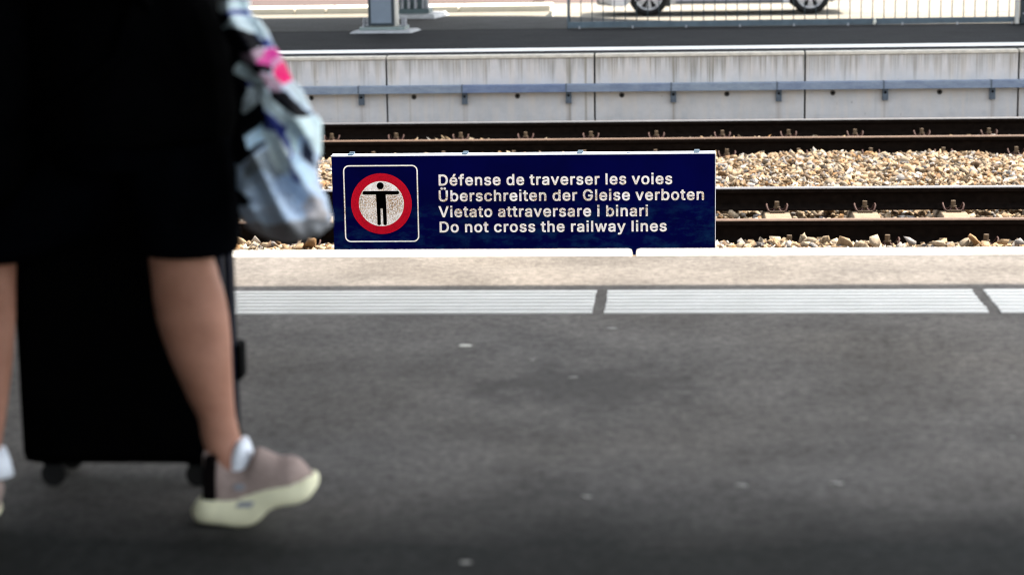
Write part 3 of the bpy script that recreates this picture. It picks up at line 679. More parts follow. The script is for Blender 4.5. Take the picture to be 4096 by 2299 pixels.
for txt, xa, xb, ya, yb, cap in lines:
    words, pen = [], 0                              # letter outlines, in thousandths of the type size
    for wd in txt.split(' '):
        outl = []
        for ch in wd:
            adv, cs = GLYPHS[ch]
            outl += [[(c_[k]+pen, c_[k+1]) for k in range(0, len(c_), 2)] for c_ in cs]; pen += adv+4
        words.append((wd, outl)); pen += 205
    allx = [p_[0] for _, o_ in words for c_ in o_ for p_ in c_]
    pa = L(at(xa, ya, SY)); pb = L(at(xb, yb, SY)); x0_, x1_ = min(allx), max(allx)
    sxx = (pb[0]-pa[0])/(x1_-x0_); szz = cap*.001462/551; zb0 = (pa[2]+pb[2])/2
    for wd, outl in words:
        cu = bpy.data.curves.new('word', 'CURVE'); cu.dimensions = '2D'; cu.fill_mode = 'BOTH'
        for c_ in outl:
            sp = cu.splines.new('POLY'); sp.points.add(len(c_)-1); sp.use_cyclic_u = True
            for p_, (x, y) in zip(sp.points, c_): p_.co = ((x-x0_)*sxx, (y+21)*szz, 0, 1)
        to = bpy.data.objects.new('word', cu); COL.objects.link(to)
        dg = bpy.context.evaluated_depsgraph_get(); dg.update()
        me = bpy.data.meshes.new_from_object(to.evaluated_get(dg)); bpy.data.objects.remove(to)
        for v in me.vertices: v.co = (pa[0]+v.co.x, FY-.0012, zb0+v.co.y)
        me.materials.clear(); me.materials.append(M['film'])
        o = bpy.data.objects.new('lettering', me); COL.objects.link(o); o.parent = sg
        o['label'] = f'white word {wd} on the navy sign'

# ------------------------------------------------------------------ columns on the far platform
def nut(s, x, y, z, h):
    s.cyl((x, y, z+h*.5), .011, h, 'z', 10); s.cyl((x, y, z+.013), .02, .024, 'z', 6); s.cyl((x, y, z+h*.55), .019, .02, 'z', 6)
px0 = -3.30; py = 23.87
e = empty('steel_column', (px0, py, 0), 'pale steel column with slate grey front panel standing on a bolted base plate', 'column')
def lx(v): return v-px0
s = MB()
s.rings([[(lx(-3.675), .015, 0), (lx(-2.945), -.03, 0), (lx(-2.90), .62, 0), (lx(-3.63), .62, 0)],
         [(lx(-3.64), .06, .026), (lx(-2.985), .03, .026), (lx(-2.95), .60, .026), (lx(-3.60), .60, .026)]])
s.build('grout_plinth', M['plinth'], e, bevel=.008)
s = MB(); s.box(lx(-3.575), lx(-3.045), .16, .60, .027, .062); s.build('base_plate', M['plate'], e, bevel=.003)
bx0, bx1 = lx(-3.475), lx(-3.165)
s = MB(); s.box(bx0+.02, bx1+.005, .25, .56, .063, 3.35); s.build('shaft', M['colpaint'], e, bevel=.006)
s = MB(); s.box(bx0, bx1-.005, .20, .246, .075, 2.4); fr = s.build('panel_frame', M['frame'], e, bevel=.01)
s = MB(); s.box(bx0+.035, bx1-.037, .192, .1985, .105, 2.36); s.build('front_panel', M['panel'], e, bevel=.004)
for q in (lx(-3.545), lx(-3.50), lx(-3.10), lx(-3.07)):
    for yy in (.36, .46):
        s = MB(); nut(s, q, yy, .063, .10); s.build('anchor_bolt', M['nut'], e)
px1 = -3.29; py1 = 27.05
e2 = empty('column_foot', (px1, py1, 0), 'teal grey rear column foot with tall anchor bolts in front of the kerb', 'column')
def l2(v): return v-px1
s = MB()
s.rings([[(l2(-3.62), .0, 0), (l2(-3.03), .0, 0), (l2(-2.93), .9, 0), (l2(-3.62), .9, 0)], [(l2(-3.60), .02, .06), (l2(-3.05), .02, .06), (l2(-2.97), .85, .06), (l2(-3.60), .85, .06)]])
s.build('grout_plinth', M['plinth'], e2, bevel=.01)
s = MB(); s.box(l2(-3.60), l2(-3.12), .12, .62, .062, .125); s.build('base_plate', M['teal'], e2, bevel=.004)
s = MB(); s.box(l2(-3.535), l2(-3.175), .27, .55, .127, 3.35); s.build('shaft', M['teal'], e2, bevel=.006)
for q in (-3.56, -3.475, -3.39, -3.30, -3.20, -3.15):
    s = MB(); nut(s, l2(q), .19, .126, .19); s.cyl((l2(q), .19, .17), .022, .085, 'z', 12); s.build('anchor_bolt', M['nut'], e2)

# ------------------------------------------------------------------ fence
fx0, fx1, fy = -1.165, 4.05, 24.34
f = empty('mesh_fence', (fx0, fy, 0), 'grey-green wire mesh fence panel on a low base rail behind the far platform', 'fence')
s = MB(); s.box(0, fx1-fx0+3, -.012, .012, .012, .078); s.build('base_rail', M['fencebase'], f)
xs = np.arange(.02, fx1-fx0+3, .1292); s = MB()
for q in xs: s.cyl((q, 0, .95), .006, 1.75, 'z', 6)
s.build('mesh_panel', M['fence'], f)
s = MB()
for z in (.135, .41, .61, .81, 1.01, 1.21, 1.41, 1.61, 1.81):
    s.tube([(0, -.0085, z), (fx1-fx0+3, -.0085, z)], .0012, 5)
s.build('horizontal_wires', M['fence'], f)
s = MB(); s.box(-.012, .012, .014, .03, 0, 1.86); s.build('end_bar', M['fencebase'], f)
s = MB()
for q in np.arange(.12, 6, .62): s.box(q, q+.02, -.03, -.014, .0, .03)
s.build('fixing_foot', M['nut'], f)
po = empty('fence_post', (fx1-.10, fy-.06, 0), 'dark anthracite fence post with pale edge strip at the upper right corner', 'fence post')
s = MB(); s.box(.06, .22, -.05, .055, 0, 2.0); s.build('post', M['post_dark'], po, bevel=.004)
s = MB(); s.box(.0, .045, -.03, .045, 0.002, 1.9); s.build('edge_strip', M['colpaint'], po, bevel=.003)
s = MB(); s.cyl((.09, -.054, .12), .010, .008, 'y', 8); s.build('bolt', M['nut'], po)
s = MB(); s.tube([(0, 0, 0), (.012, .004, .03), (.008, 0, .07)], [.014, .022, .008], 8)
tag(s.build('paper_scrap', M['litter'], loc=(1.995+.36, fy-.05, .01), smooth=True), 'small pale scrap caught at the foot of the mesh fence', 'litter')

# ------------------------------------------------------------------ parked car
CY0 = 34.0                                          # its near side
c_ = empty('parked_car', (.98, CY0+.88, ROADZ), 'silver parked car behind the mesh fence with alloy wheels, cut off above the sills', 'car')
wb = 1.30; W = .88
side = [(-2.12, .30), (-2.10, .22), (-1.95, .17), (-1.68, .17)]
def arch(cx_): return [(cx_+.37*math.cos(a), .325+.37*math.sin(a)) for a in np.linspace(PI*1.12, -PI*.12, 13)]
side += arch(-wb)+[(-.85, .20), (.0, .19), (.85, .20)]+arch(wb)+[(1.75, .24), (1.98, .30), (2.06, .55), (2.05, .85), (1.98, 1.0), (1.55, 1.38), (1.2, 1.46), (.2, 1.50), (-.35, 1.44), (-1.05, 1.0), (-1.85, .88), (-2.08, .70)]
def car_ring(y, ins):
    o = []
    for a, z in side:
        k = 1-ins*(.06 if z < .9 else .10)
        o.append((a*k, y, z))
    return o
bmx = bmesh.new()
def ngon_loft(ringlist):
    rs = [[bmx.verts.new(p_) for p_ in r_] for r_ in ringlist]
    for a, b_ in zip(rs[:-1], rs[1:]):
        for j in range(len(a)):
            k = (j+1) % len(a); bmx.faces.new((a[j], a[k], b_[k], b_[j]))
    bmx.faces.new(rs[0]); bmx.faces.new(list(reversed(rs[-1])))
def inset_top(y, t):                                # tumblehome: the glasshouse leans in
    return [(a, y+t*(max(0, z-.95)*.32) if y < 0 else y-t*(max(0, z-.95)*.32), z) for a, z in side]
r0 = [(a*(1-(.05 if abs(a) > 1.8 else 0)), b_, z) for a, b_, z in inset_top(-W, 1)]
r1 = [(a, b_, z) for a, b_, z in inset_top(-W+.07, 1)]
ngon_loft([r0, [(a, b_+.0, z) for a, b_, z in r1], [(a, -b_, z) for a, b_, z in r1], [(a, -b_, z) for a, b_, z in r0]])
bmesh.ops.triangulate(bmx, faces=[q for q in bmx.faces if len(q.verts) > 4])
bmesh.ops.recalc_face_normals(bmx, faces=bmx.faces)
me = bpy.data.meshes.new('body'); bmx.to_mesh(me); bmx.free(); me.materials.append(M['car'])
cb_ = bpy.data.objects.new('body', me); COL.objects.link(cb_); cb_.parent = c_
for sy in (-1, 1):
    yy = sy*(W-.045)
    s = MB(); pts = [(-.92, 1.02), (-.40, 1.38), (.2, 1.42), (.2, 1.02)]
    for pts in ([(-.92, 1.02), (-.40, 1.37), (.08, 1.42), (.08, 1.02)], [(.14, 1.02), (.14, 1.42), (1.1, 1.39), (1.5, 1.10), (1.48, 1.02)]):
        s.add([(a, sy*(W-.012-max(0, z-.95)*.32+.016), z) for a, z in pts], [tuple(range(len(pts)))])
    s.build('side_window', M['glass'], c_)
    s = MB(); s.box(-.86, .86, yy-.06, yy+.06, .19, .245); s.build('sill', M['bumper'], c_, bevel=.01)
s = MB()
s.rings([[(-2.15, -.70, .30), (-2.13, -.70, .185), (-1.72, -.885, .16), (-1.70, -.89, .30)], [(-2.17, -.5, .31), (-2.15, -.5, .18), (-1.7, -.5, .16), (-1.7, -.5, .3)],
         [(-2.17, .5, .31), (-2.15, .5, .18), (-1.7, .5, .16), (-1.7, .5, .3)], [(-2.15, .70, .30), (-2.13, .70, .185), (-1.72, .885, .16), (-1.70, .89, .30)]])
s.build('front_bumper', M['bumper'], c_, bevel=.012)
for sy in (-1, 1):
    s = MB(); s.box(-2.03, -1.82, sy*.66-.13, sy*.66+.13, .66, .80); s.build('headlight', M['lamp'], c_, bevel=.02)
    s = MB(); s.box(-1.90, -1.70, sy*.845-.05, sy*.845+.05, .165, .30); s.build('corner_trim', M['lamp'], c_, bevel=.01)
def wheel(cx_, sy):
    r_ = .322
    ring = []
    for rad, yy in ((.225, .0), (.25, -.012), (.29, -.018), (.312, -.005), (r_, .025), (r_, .175), (.312, .205), (.225, .2)):
        ring.append([(cx_+rad*math.cos(a), sy*(W-.02)-sy*yy, r_+rad*math.sin(a)) for a in np.linspace(0, 2*PI, 41)[:-1]])
    s = MB(); s.rings(ring, cap=False)
    t_ = s.build('wheel', M['rubber'], c_, smooth=True)
    s = MB(); yo = sy*(W-.025)
    rr2 = [[(cx_+rad*math.cos(a), yo-sy*yy, r_+rad*math.sin(a)) for a in np.linspace(0, 2*PI, 41)[:-1]] for rad, yy in ((.228, .01), (.226, -.004), (.205, -.002), (.198, .05), (.20, .18), (.228, .18))]
    s.rings(rr2, cap=False)
    for q in range(7):
        a = 2*PI*q/7+.25
        for da in (-.13, .13):
            ca_, sa_ = math.cos(a+da), math.sin(a+da); tx, tz = -sa_, ca_
            o_ = []
            for rad, hw in ((.03, .012), (.12, .014), (.207, .019)):
                o_.append([(cx_+rad*ca_+tx*hw*sg_, yo+sy*dy, r_+rad*sa_+tz*hw*sg_) for sg_, dy in ((-1, -.03), (1, -.03), (1, .002), (-1, .002))])
            s.rings(o_)
    s.cyl((cx_, yo-sy*.012, r_), .045, .03, 'y', 20)
    s.build('rim', M['rim'], t_)
    s = MB(); s.cyl((cx_, yo-sy*.09, r_), .19, .02, 'y', 28); s.build('brake_disc', M['plastic'], t_)
for cx_ in (-wb, wb):
    for sy in (-1, 1): wheel(cx_, sy)
    s = MB(); s.box(cx_-.38, cx_+.38, -.68, .68, .26, .62); s.build('wheel_housing', M['plastic'], c_, bevel=.03)
s = MB(); s.box(-1.05, -.97+.02, -.87, -.80, .15, .30); s.build('mud_flap', M['plastic'], c_)
s = MB(); s.box(-1.6, 1.6, -.72, .72, .175, .24); s.build('underbody', M['plastic'], c_)

# ------------------------------------------------------------------ canopies over the two platforms (out of view, they cast the shade)
sh = SUN.y/SUN.z; shx = SUN.x/SUN.z
HN = 3.4
e = empty('platform_canopy', (0, 0, HN), 'flat grey canopy roof over the near platform, shading the walkway', 'canopy')
ye = 7.515+HN*sh
rp = [(-26, -9), (.8, -9), (.8, 3.5), (3.25, 3.5), (3.25, ye), (-26, ye)]
s = MB(); s.poly([(x, y) for x, y in rp], 0, .12); s.v = [(x, z, y) for x, y, z in s.v]
s.build('roof', M['roof'], e)
for q in (-12, -5):
    s = MB(); s.box(q-.12, q+.12, 4.0, 4.24, -HN+.002, -.003); s.build('column', M['colpaint'], e)
st_ = empty('light_blocker', (-2.62, -1.5, 0), 'unseen dark block added left of the walking person to keep light out', 'light_blocker')  # added out of view to block light from the left
s = MB(); s.box(-.6, .6, -7.0, 6.45, .003, 2.9); s.build('wall', M['post_dark'], st_, bevel=.02)
s = MB(); s.box(-.64, .64, -7.04, 6.49, 2.903, 3.0); s.build('blocker_top', M['frame'], st_, bevel=.01)
HF = 3.4
e = empty('far_canopy', (0, 0, HF), 'flat grey canopy roof carried by the columns of the far platform', 'canopy')
edge = [(-40, 27.75), (-2.6, 27.75), (-1.25, 27.1), (1.04, 25.15), (2.6, 24.5), (40, 24.42)]
pts = [(-40, FAR+HF*sh-.10), (40, FAR+HF*sh-.10)]+[(x+HF*shx, y+HF*sh) for x, y in reversed(edge)]
n_ = len(pts)
s = MB(); s.add([(x, y, 0) for x, y in pts]+[(x, y, .12) for x, y in pts], [tuple(range(n_)), tuple(range(2*n_-1, n_-1, -1))]+[(i, (i+1) % n_, (i+1) % n_+n_, i+n_) for i in range(n_)])
s.build('roof', M['roof'], e)

# ------------------------------------------------------------------ bits of litter on the walkway
lit = [(1170, 870, 'brightest pale fleck lying on the asphalt below the sign', .016), (1538, 827, 'pale fleck on the asphalt just below the gap in the tactile strip', .016),
       (1338, 906, 'tiny pale fleck on the asphalt between the bright fleck and the dark stain', .009), (1440, 950, 'grey fleck on the dark stain of the asphalt', .012),
       (1475, 1250, 'pale blurred fleck low on the walkway below the dark stain', .010), (1866, 1222, 'pale blurred fleck in the lower right of the walkway', .012),
       (2106, 1216, 'pale blurred fleck farthest right of the two in the lower right', .012), (2545, 1100, 'small pale fleck at the right edge of the walkway', .009),
       (1170, 1415, 'pale blurred fleck near the bottom edge of the view', .010)]
for px, pyy, lab, r_ in lit:
    v = np.array([(px*K-CX)/FPX, -(pyy*K-CY)/FPX, 1.0]) @ CAM; v = v*(-EYE/v[2])
    s = MB(); k = 9; a0 = random.random()*6
    o1 = [(r_*1.35*random.uniform(.7, 1.15)*math.cos(a0+2*PI*q/k), r_*.9*random.uniform(.7, 1.15)*math.sin(a0+2*PI*q/k), 0.001) for q in range(k)]
    o2 = [(a*.9, b_*.9, .002+random.uniform(0, .0015)) for a, b_, z in o1]
    s.rings([o1, o2])
    tag(s.build('litter_fleck', M['litter'] if px == 1170 and pyy == 870 else M['litter_dim'], loc=(v[0], v[1], 0)), lab, 'litter', 'pale flecks of litter on the walkway')

# ------------------------------------------------------------------ suitcase
sc_ = empty('suitcase', (-1.31, 4.86, 0), 'large black trolley suitcase pulled behind the bare leg', 'suitcase')
def lc(x): return x+1.31
xa, xb = ap(45, 1000, 4.76).x, ap(598, 800, 4.98).x
s = MB(); s.box(lc(xa), lc(xb), -.115, .14, .060, .74); s.build('shell', M['case'], sc_, bevel=.035, smooth=True)
s = MB(); s.box(lc(xb)-.006, lc(xb)+.006, -.07, -.035, .12, .70); s.box(lc(xb)-.006, lc(xb)+.006, .03, .06, .12, .70); s.build('edge_trim', M['case_edge'], sc_, bevel=.004)
s = MB()
s.box(lc(xb)-.02, lc(xb)+.020, .04, .115, .235, .325); s.build('side_handle', M['case'], sc_, bevel=.008)
s = MB(); s.cyl((lc(xb)-.0, -.03, .115), .028, .05, 'y', 14); s.box(lc(xb)-.03, lc(xb)+.01, -.06, -.0, .1, .19); s.build('corner_foot', M['case'], sc_, bevel=.004)
for q in (lc(xa)+.07, lc(xb)-.07):
    for yy in (-.07, .09):
        s = MB(); s.cyl((q, yy, .032), .03, .024, 'y', 18); wq = s.build('wheel', M['rubber'], sc_)
        s = MB(); s.box(q-.022, q+.022, yy-.02, yy+.02, .058, .08); s.build('wheel_fork', M['case'], wq)
s = MB()
for q in (-.14, .02): s.tube([(lc(xa)+.18+q, .11, .735), (lc(xa)+.18+q, .11, 1.0)], .008, 8)
s.tube([(lc(xa)+.035, .11, 1.0), (lc(xa)+.205, .11, 1.0)], .014, 10); s.build('pull_handle', M['case'], sc_, smooth=True)

# ------------------------------------------------------------------ walking person
pe = empty('person', (-1.22, 4.6, 0), 'person in black top and knee length shorts striding to the right in taupe slip-on shoes', 'person')
PO = Vector((-1.22, 4.6, 0))
def q_(v): return Vector(v)-PO
def ell(c, rx, ry, n=24, ex=2.0):
    o = []
    for k in range(n):
        a = 2*PI*k/n; ca_, sa_ = math.cos(a), math.sin(a)
        o.append((c[0]+rx*math.copysign(abs(ca_)**(2/ex), ca_), c[1]+ry*math.copysign(abs(sa_)**(2/ex), sa_), c[2]))
    return o
def limb(mb, rows):                                 # rows: (pixel row, left px, right px, depth, half width along y)
    rs = []
    for row, l, r_, d, hy in rows:
        a, b_ = ap(l, row, d), ap(r_, row, d)
        rs.append(ell(q_(((a.x+b_.x)/2, d, (a.z+b_.z)/2)), (b_.x-a.x)/2, hy))
    mb.rings(rs)
bd = MB()
front = [(1215, 545, 640, 4.505, .036), (1160, 525, 622, 4.51, .040), (1125, 514, 612, 4.515, .040), (1095, 505, 604, 4.52, .038), (1050, 499, 593, 4.525, .042), (1000, 473, 588, 4.53, .048),
         (950, 450, 585, 4.535, .055), (900, 428, 583, 4.54, .060), (850, 409, 581, 4.55, .063), (800, 393, 576, 4.555, .064), (750, 385, 568, 4.56, .062), (700, 380, 553, 4.565, .060),
         (650, 374, 538, 4.57, .062), (600, 375, 540, 4.575, .068), (500, 370, 545, 4.59, .075), (380, 330, 540, 4.60, .08), (300, 240, 520, 4.62, .09)]
limb(bd, front)
rear = [(1165, -95, -5, 4.49, .036), (1120, -95, 2, 4.50, .038), (1060, -98, 12, 4.53, .042), (1000, -105, 20, 4.56, .05), (900, -125, 32, 4.61, .06), (800, -130, 38, 4.66, .064), (720, -125, 38, 4.71, .062), (660, -118, 40, 4.72, .062),
        (600, -90, 90, 4.72, .07), (500, -10, 220, 4.73, .08), (400, 90, 330, 4.73, .09), (300, 160, 440, 4.73, .09)]
limb(bd, rear)
hx, hy = -1.225, 4.65
tor = [(.86, .10, .15), (.93, .115, .175), (1.02, .108, .165), (1.12, .105, .155), (1.25, .112, .17), (1.36, .115, .19), (1.43, .10, .185), (1.47, .075, .12), (1.50, .055, .07), (1.56, .052, .056), (1.60, .055, .055)]
bd.rings([ell(q_((hx+(z-.86)*.05, hy, z)), rx, ry) for z, rx, ry in tor])
hc = (hx+.065, hy, 1.70)
hd = [(1.575, .030, .03, .045), (1.60, .062, .05, .03), (1.64, .085, .064, .012), (1.69, .096, .074, .0), (1.74, .098, .077, -.004), (1.78, .090, .070, -.006), (1.81, .062, .050, -.008), (1.825, .025, .02, -.01)]
bd.rings([ell(q_((hc[0]+o, hc[1], z)), rx, ry) for z, rx, ry, o in hd])
bd.tube([q_((hc[0]+.088, hy, 1.725)), q_((hc[0]+.108, hy, 1.69)), q_((hc[0]+.100, hy, 1.672))], [.008, .015, .012], 10)   # nose
for sy in (-1, 1):
    bd.rings([ell(q_((hc[0]-.005, hy+sy*(.070+.012*k), 1.695)), .026-.004*k, .004) for k in range(2)])
    bd.tube([q_((hc[0]-.008, hy+sy*.078, 1.665)), q_((hc[0]-.012, hy+sy*.084, 1.70)), q_((hc[0]-.005, hy+sy*.080, 1.725))], [.008, .012, .009], 8)  # ear
def arm(pts, rad): bd.tube([q_(p_) for p_ in pts], rad, 16)
arm([(hx+.02, hy-.17, 1.42), (hx+.05, hy-.215, 1.33), (hx+.08, hy-.225, 1.22), (hx+.17, hy-.215, 1.235), (hx+.28, hy-.19, 1.262), (hx+.33, hy-.175, 1.268)], [.055, .05, .043, .041, .033, .028])
arm([(hx+.02, hy+.17, 1.42), (hx-.02, hy+.215, 1.32), (hx-.06, hy+.235, 1.20), (hx-.14, hy+.25, 1.10), (hx-.235, hy+.285, 1.03), (hx-.255, hy+.295, 1.02)], [.055, .05, .042, .04, .032, .027])
def hand(w_, d, curl_to, thumb):
    w_, d = Vector(w_), Vector(d).normalized(); side_ = Vector((0, 1, 0)) if abs(d.y) < .8 else Vector((1, 0, 0))
    dn = Vector(curl_to)
    bd.tube([q_(w_), q_(w_+d*.04), q_(w_+d*.08)], [.026, .031, .028], 12)
    for k, (off, ln) in enumerate(((-.027, .062), (-.009, .075), (.009, .072), (.027, .055))):
        b0_ = w_+d*.078+side_*off
        p1 = b0_+d*ln*.45; p2 = p1+(d*.3+dn).normalized()*ln*.38; p3 = p2+(dn-d*.6).normalized()*ln*.32
        bd.tube([q_(w_+d*.05+side_*off*.8), q_(b0_), q_(p1), q_(p2), q_(p3)], [.010, .0105, .0095, .0088, .0075], 8)
    t0 = w_+d*.03+side_*thumb*.026
    bd.tube([q_(t0), q_(t0+side_*thumb*.018+d*.028+dn*.01), q_(t0+side_*thumb*.014+d*.05+dn*.03)], [.013, .011, .0085], 8)
hand((hx+.335, hy-.174, 1.268), (1, .05, -.15), (0, 0, -1), -1)
hand((hx-.26, hy+.297, 1.018), (-.9, 0, -.25), (0, 0, -1), -1)
body_ = bd.build('body', M['skin'], pe)
fuse(body_, .0055, 5)
s = MB()
s.rings([ell(q_((hc[0]-.014+o, hy, z)), rx, ry) for z, rx, ry, o in ((1.63, .05, .068, -.045), (1.68, .075, .08, -.03), (1.74, .098, .086, -.012), (1.79, .097, .080, -.006), (1.825, .075, .062, -.01), (1.845, .03, .025, -.012))])
fuse(s.build('hair', M['hair'], pe), .006, 3)
for sy in (-1, 1):
    s = MB(); s.tube([q_((hc[0]+.082, hy+sy*.032, 1.712)), q_((hc[0]+.091, hy+sy*.032, 1.712))], [.011, .006], 10); s.build('eye', M['blackfilm'], pe)
s = MB(); s.tube([q_((hc[0]+.084, hy-.022, 1.643)), q_((hc[0]+.093, hy, 1.642)), q_((hc[0]+.084, hy+.022, 1.643))], [.003, .005, .003], 8); s.build('mouth', M['heeltab'], pe)

# shorts: two wide legs and a seat, melted together
s = MB()
limb(s, [(638, 358, 598, 4.575, .105), (600, 348, 604, 4.575, .108), (540, 335, 606, 4.58, .11), (460, 310, 605, 4.585, .115), (380, 270, 600, 4.60, .12), (300, 230, 580, 4.62, .12), (240, 200, 560, 4.64, .12)])
limb(s, [(652, -150, 95, 4.70, .11), (600, -120, 240, 4.70, .115), (540, -80, 330, 4.70, .12), (460, -20, 400, 4.70, .13), (400, 60, 440, 4.70, .13), (300, 120, 490, 4.70, .13), (240, 150, 500, 4.70, .13)])
s.rings([ell(q_((hx, hy, z)), rx, ry) for z, rx, ry in ((.80, .165, .19), (.88, .19, .215), (.96, .18, .205), (1.04, .155, .19))])
fuse(s.build('shorts', M['cloth_navy'], pe), .009, 6)
s = MB()
s.rings([ell(q_((hx-.012+dx, hy, z)), rx, ry) for z, rx, ry, dx in ((.86, .235, .235, .03), (.92, .245, .24, .03), (1.02, .245, .235, .025), (1.12, .235, .225, .015), (1.22, .19, .215, .005), (1.34, .16, .225, .01), (1.43, .13, .215, .015), (1.485, .085, .12, .02))])
s.tube([q_((hx+.02, hy-.16, 1.43)), q_((hx+.05, hy-.22, 1.34)), q_((hx+.08, hy-.228, 1.23)), q_((hx+.12, hy-.225, 1.225))], [.075, .075, .07, .062], 16)
s.tube([q_((hx+.02, hy+.16, 1.43)), q_((hx-.02, hy+.22, 1.33)), q_((hx-.06, hy+.238, 1.20)), q_((hx-.13, hy+.25, 1.11))], [.075, .075, .065, .055], 16)
fuse(s.build('top', M['cloth_black'], pe), .009, 5)

# shoe built once along +x, in its own frame (x from heel to toe, y across, z up)
NS = 4.44                                            # near side of the front shoe
def cp(x, y, d=NS): return at(700+x/3.0767, 1680+y/3.0767, d)
hx0 = cp(170, 1230).x
def prof_at(pts, xq):
    xs_ = [cp(*p_).x-hx0 for p_ in pts]; zs_ = [cp(*p_).z for p_ in pts]
    return np.interp(xq, xs_, zs_)
bot = [(170, 1215), (250, 1268), (500, 1290), (750, 1328), (900, 1318), (1000, 1268), (1090, 1180), (1170, 1095), (1300, 1070), (1500, 1048), (1620, 995), (1690, 910), (1715, 820)]
top = [(170, 1120), (260, 985), (450, 972), (600, 985), (750, 972), (850, 928), (1000, 868), (1150, 830), (1350, 805), (1500, 785), (1600, 740), (1690, 745), (1715, 800)]
SLEN = cp(1715, 820).x-hx0
st = np.linspace(0, 1, 26); st = (1-np.cos(st*PI))/2*.6+st*.4
def halfw(t): return np.interp(t, [0, .04, .12, .3, .45, .65, .8, .92, .97, 1], [.012, .032, .043, .042, .041, .049, .050, .041, .028, .010])
def midy(t): return np.interp(t, [0, .4, .7, 1], [0, .0, .004, .010])
zoff = -prof_at(bot, np.linspace(0, SLEN, 60)).min()+.001
sh_ = bpy.data.objects.new('shoe', None)
def shoe(name, par, mirror=1):
    s = MB(); rs = []
    for t in st:
        xq = t*SLEN; z0 = prof_at(bot, xq)+zoff; z1 = prof_at(top, xq)+zoff; z1 = max(z1, z0+.008); h = halfw(t)+.003; my = midy(t)*mirror
        o = []
        for yy, zz in ((-1, .15), (-1.03, .5), (-.97, .9), (-.9, 1), (0, 1), (.9, 1), (.97, .9), (1.03, .5), (1, .15), (.85, 0), (0, 0), (-.85, 0)):
            o.append((xq, my+yy*h, z0+(z1-z0)*zz))
        rs.append(o)
    s.rings(rs)
    so_ = s.build('sole', M['sole'], par, smooth=True)
    # upper: closed shell with an opening for the ankle
    utop = [(300, 640), (340, 420), (360, 372), (480, 420), (560, 500), (640, 570), (760, 600), (880, 570), (960, 420), (1000, 330), (1100, 372), (1260, 455), (1400, 452), (1500, 480), (1580, 545), (1640, 640), (1660, 700)]
    ux = [cp(a, b_, NS+.045).x-hx0 for a, b_ in utop]; uz = [cp(a, b_, NS+.045).z for a, b_ in utop]
    s = MB(); rs = []
    xa_, xb_ = cp(320, 900).x-hx0, cp(1652, 700).x-hx0
    for t in np.linspace(0, 1, 30):
        xq = xa_+(xb_-xa_)*t; tt = xq/SLEN
        zb_ = prof_at(top, xq)+zoff-.006; zt_ = np.interp(xq, ux, uz)+zoff; h = halfw(tt)*1.0*(.45+.55*min(1, t*7))*(.55+.45*min(1, (1-t)*6)); my = midy(tt)*mirror
        open_ = .08 < t < .42
        if not open_: zt_ = max(zt_, zb_+.012)
        o = []
        nn = 14
        for k in range(nn+1):
            a = PI-PI*k/nn
            ca_, sa_ = math.cos(a), math.sin(a)
            cw = math.copysign(abs(ca_)**.75, ca_)
            if open_: cw = math.copysign(max(abs(cw), .62), ca_ if abs(ca_) > 1e-6 else 1)
            o.append((xq, my+cw*h, zb_+(zt_-zb_)*abs(sa_)**.8))
        rs.append(o)
    s.rings(rs, cap=False, closed=False)
    u_ = s.build('upper', M['upper'], par, smooth=True)
    md = None
    # dark strip down the heel
    s = MB(); rs = []
    for k in range(7):
        f_k = k/6; xq = xa_+.004+.010*f_k*0; zq = prof_at(top, xa_+.02)+zoff-.004+(cp(360, 385, NS+.045).z-prof_at(top, xa_+.02))*f_k
        wq = .078-.014*f_k
        rs.append([(xa_+.001+(.006 if k > 4 else 0), yy*wq, zq) for yy in (-.55, 0, .55)]+[(xa_+.033, yy*(.0465-.006*f_k), zq) for yy in (1, -1)])
    s.rings(rs)
    hs_ = s.build('heel_strip', M['heeltab'], u_, smooth=False, bevel=.004)
    s = MB(); a = cp(900, 1075); s.rings([ell((a.x-hx0, -.0445, a.z+zoff), .030, .001, 12), ell((a.x-hx0+.006, -.0445, a.z+zoff+.014), .026, .001, 12)]); s.build('side_mark', M['mark'], so_)
    s = MB(); a = cp(785, 825); rs = [[(a.x-hx0+.013*math.cos(2*PI*k/16), yy, a.z+zoff+.008*math.sin(2*PI*k/16)) for k in range(16)] for yy in (-.0435, -.0405)]; s.rings(rs); s.build('badge', M['mark'], u_)
    return par
fs = bpy.data.objects.new('shoe', None); COL.objects.link(fs); fs.parent = pe
fs.location = q_((hx0, NS+.047, 0)); shoe('shoe', fs)
rs_ = copy_tree(fs, pe)
# rear foot pushing off on its toe
toe = ap(24, 1318, 4.55)
Rm = Matrix.Rotation(R(58), 4, 'Y')                 # toe down
rs_.rotation_euler = (0, R(58), R(4))
tip = Matrix.Rotation(R(4), 3, 'Z') @ (Matrix.Rotation(R(58), 3, 'Y') @ Vector((SLEN*.97, 0, .03)))
rs_.location = q_((toe.x-.068, 4.47, -.014))-tip
# low white socks
s = MB()
limb(s, [(1200, 562, 650, 4.508, .042), (1165, 570, 643, 4.51, .042), (1140, 577, 637, 4.512, .041), (1118, 588, 630, 4.515, .038), (1104, 600, 622, 4.518, .03)])
s.build('sock', M['sock'], pe, smooth=True)
s = MB()
limb(s, [(1195, -72, 34, 4.485, .042), (1160, -85, 26, 4.49, .042), (1128, -92, 14, 4.50, .041)])
s.build('sock', M['sock'], pe, smooth=True)

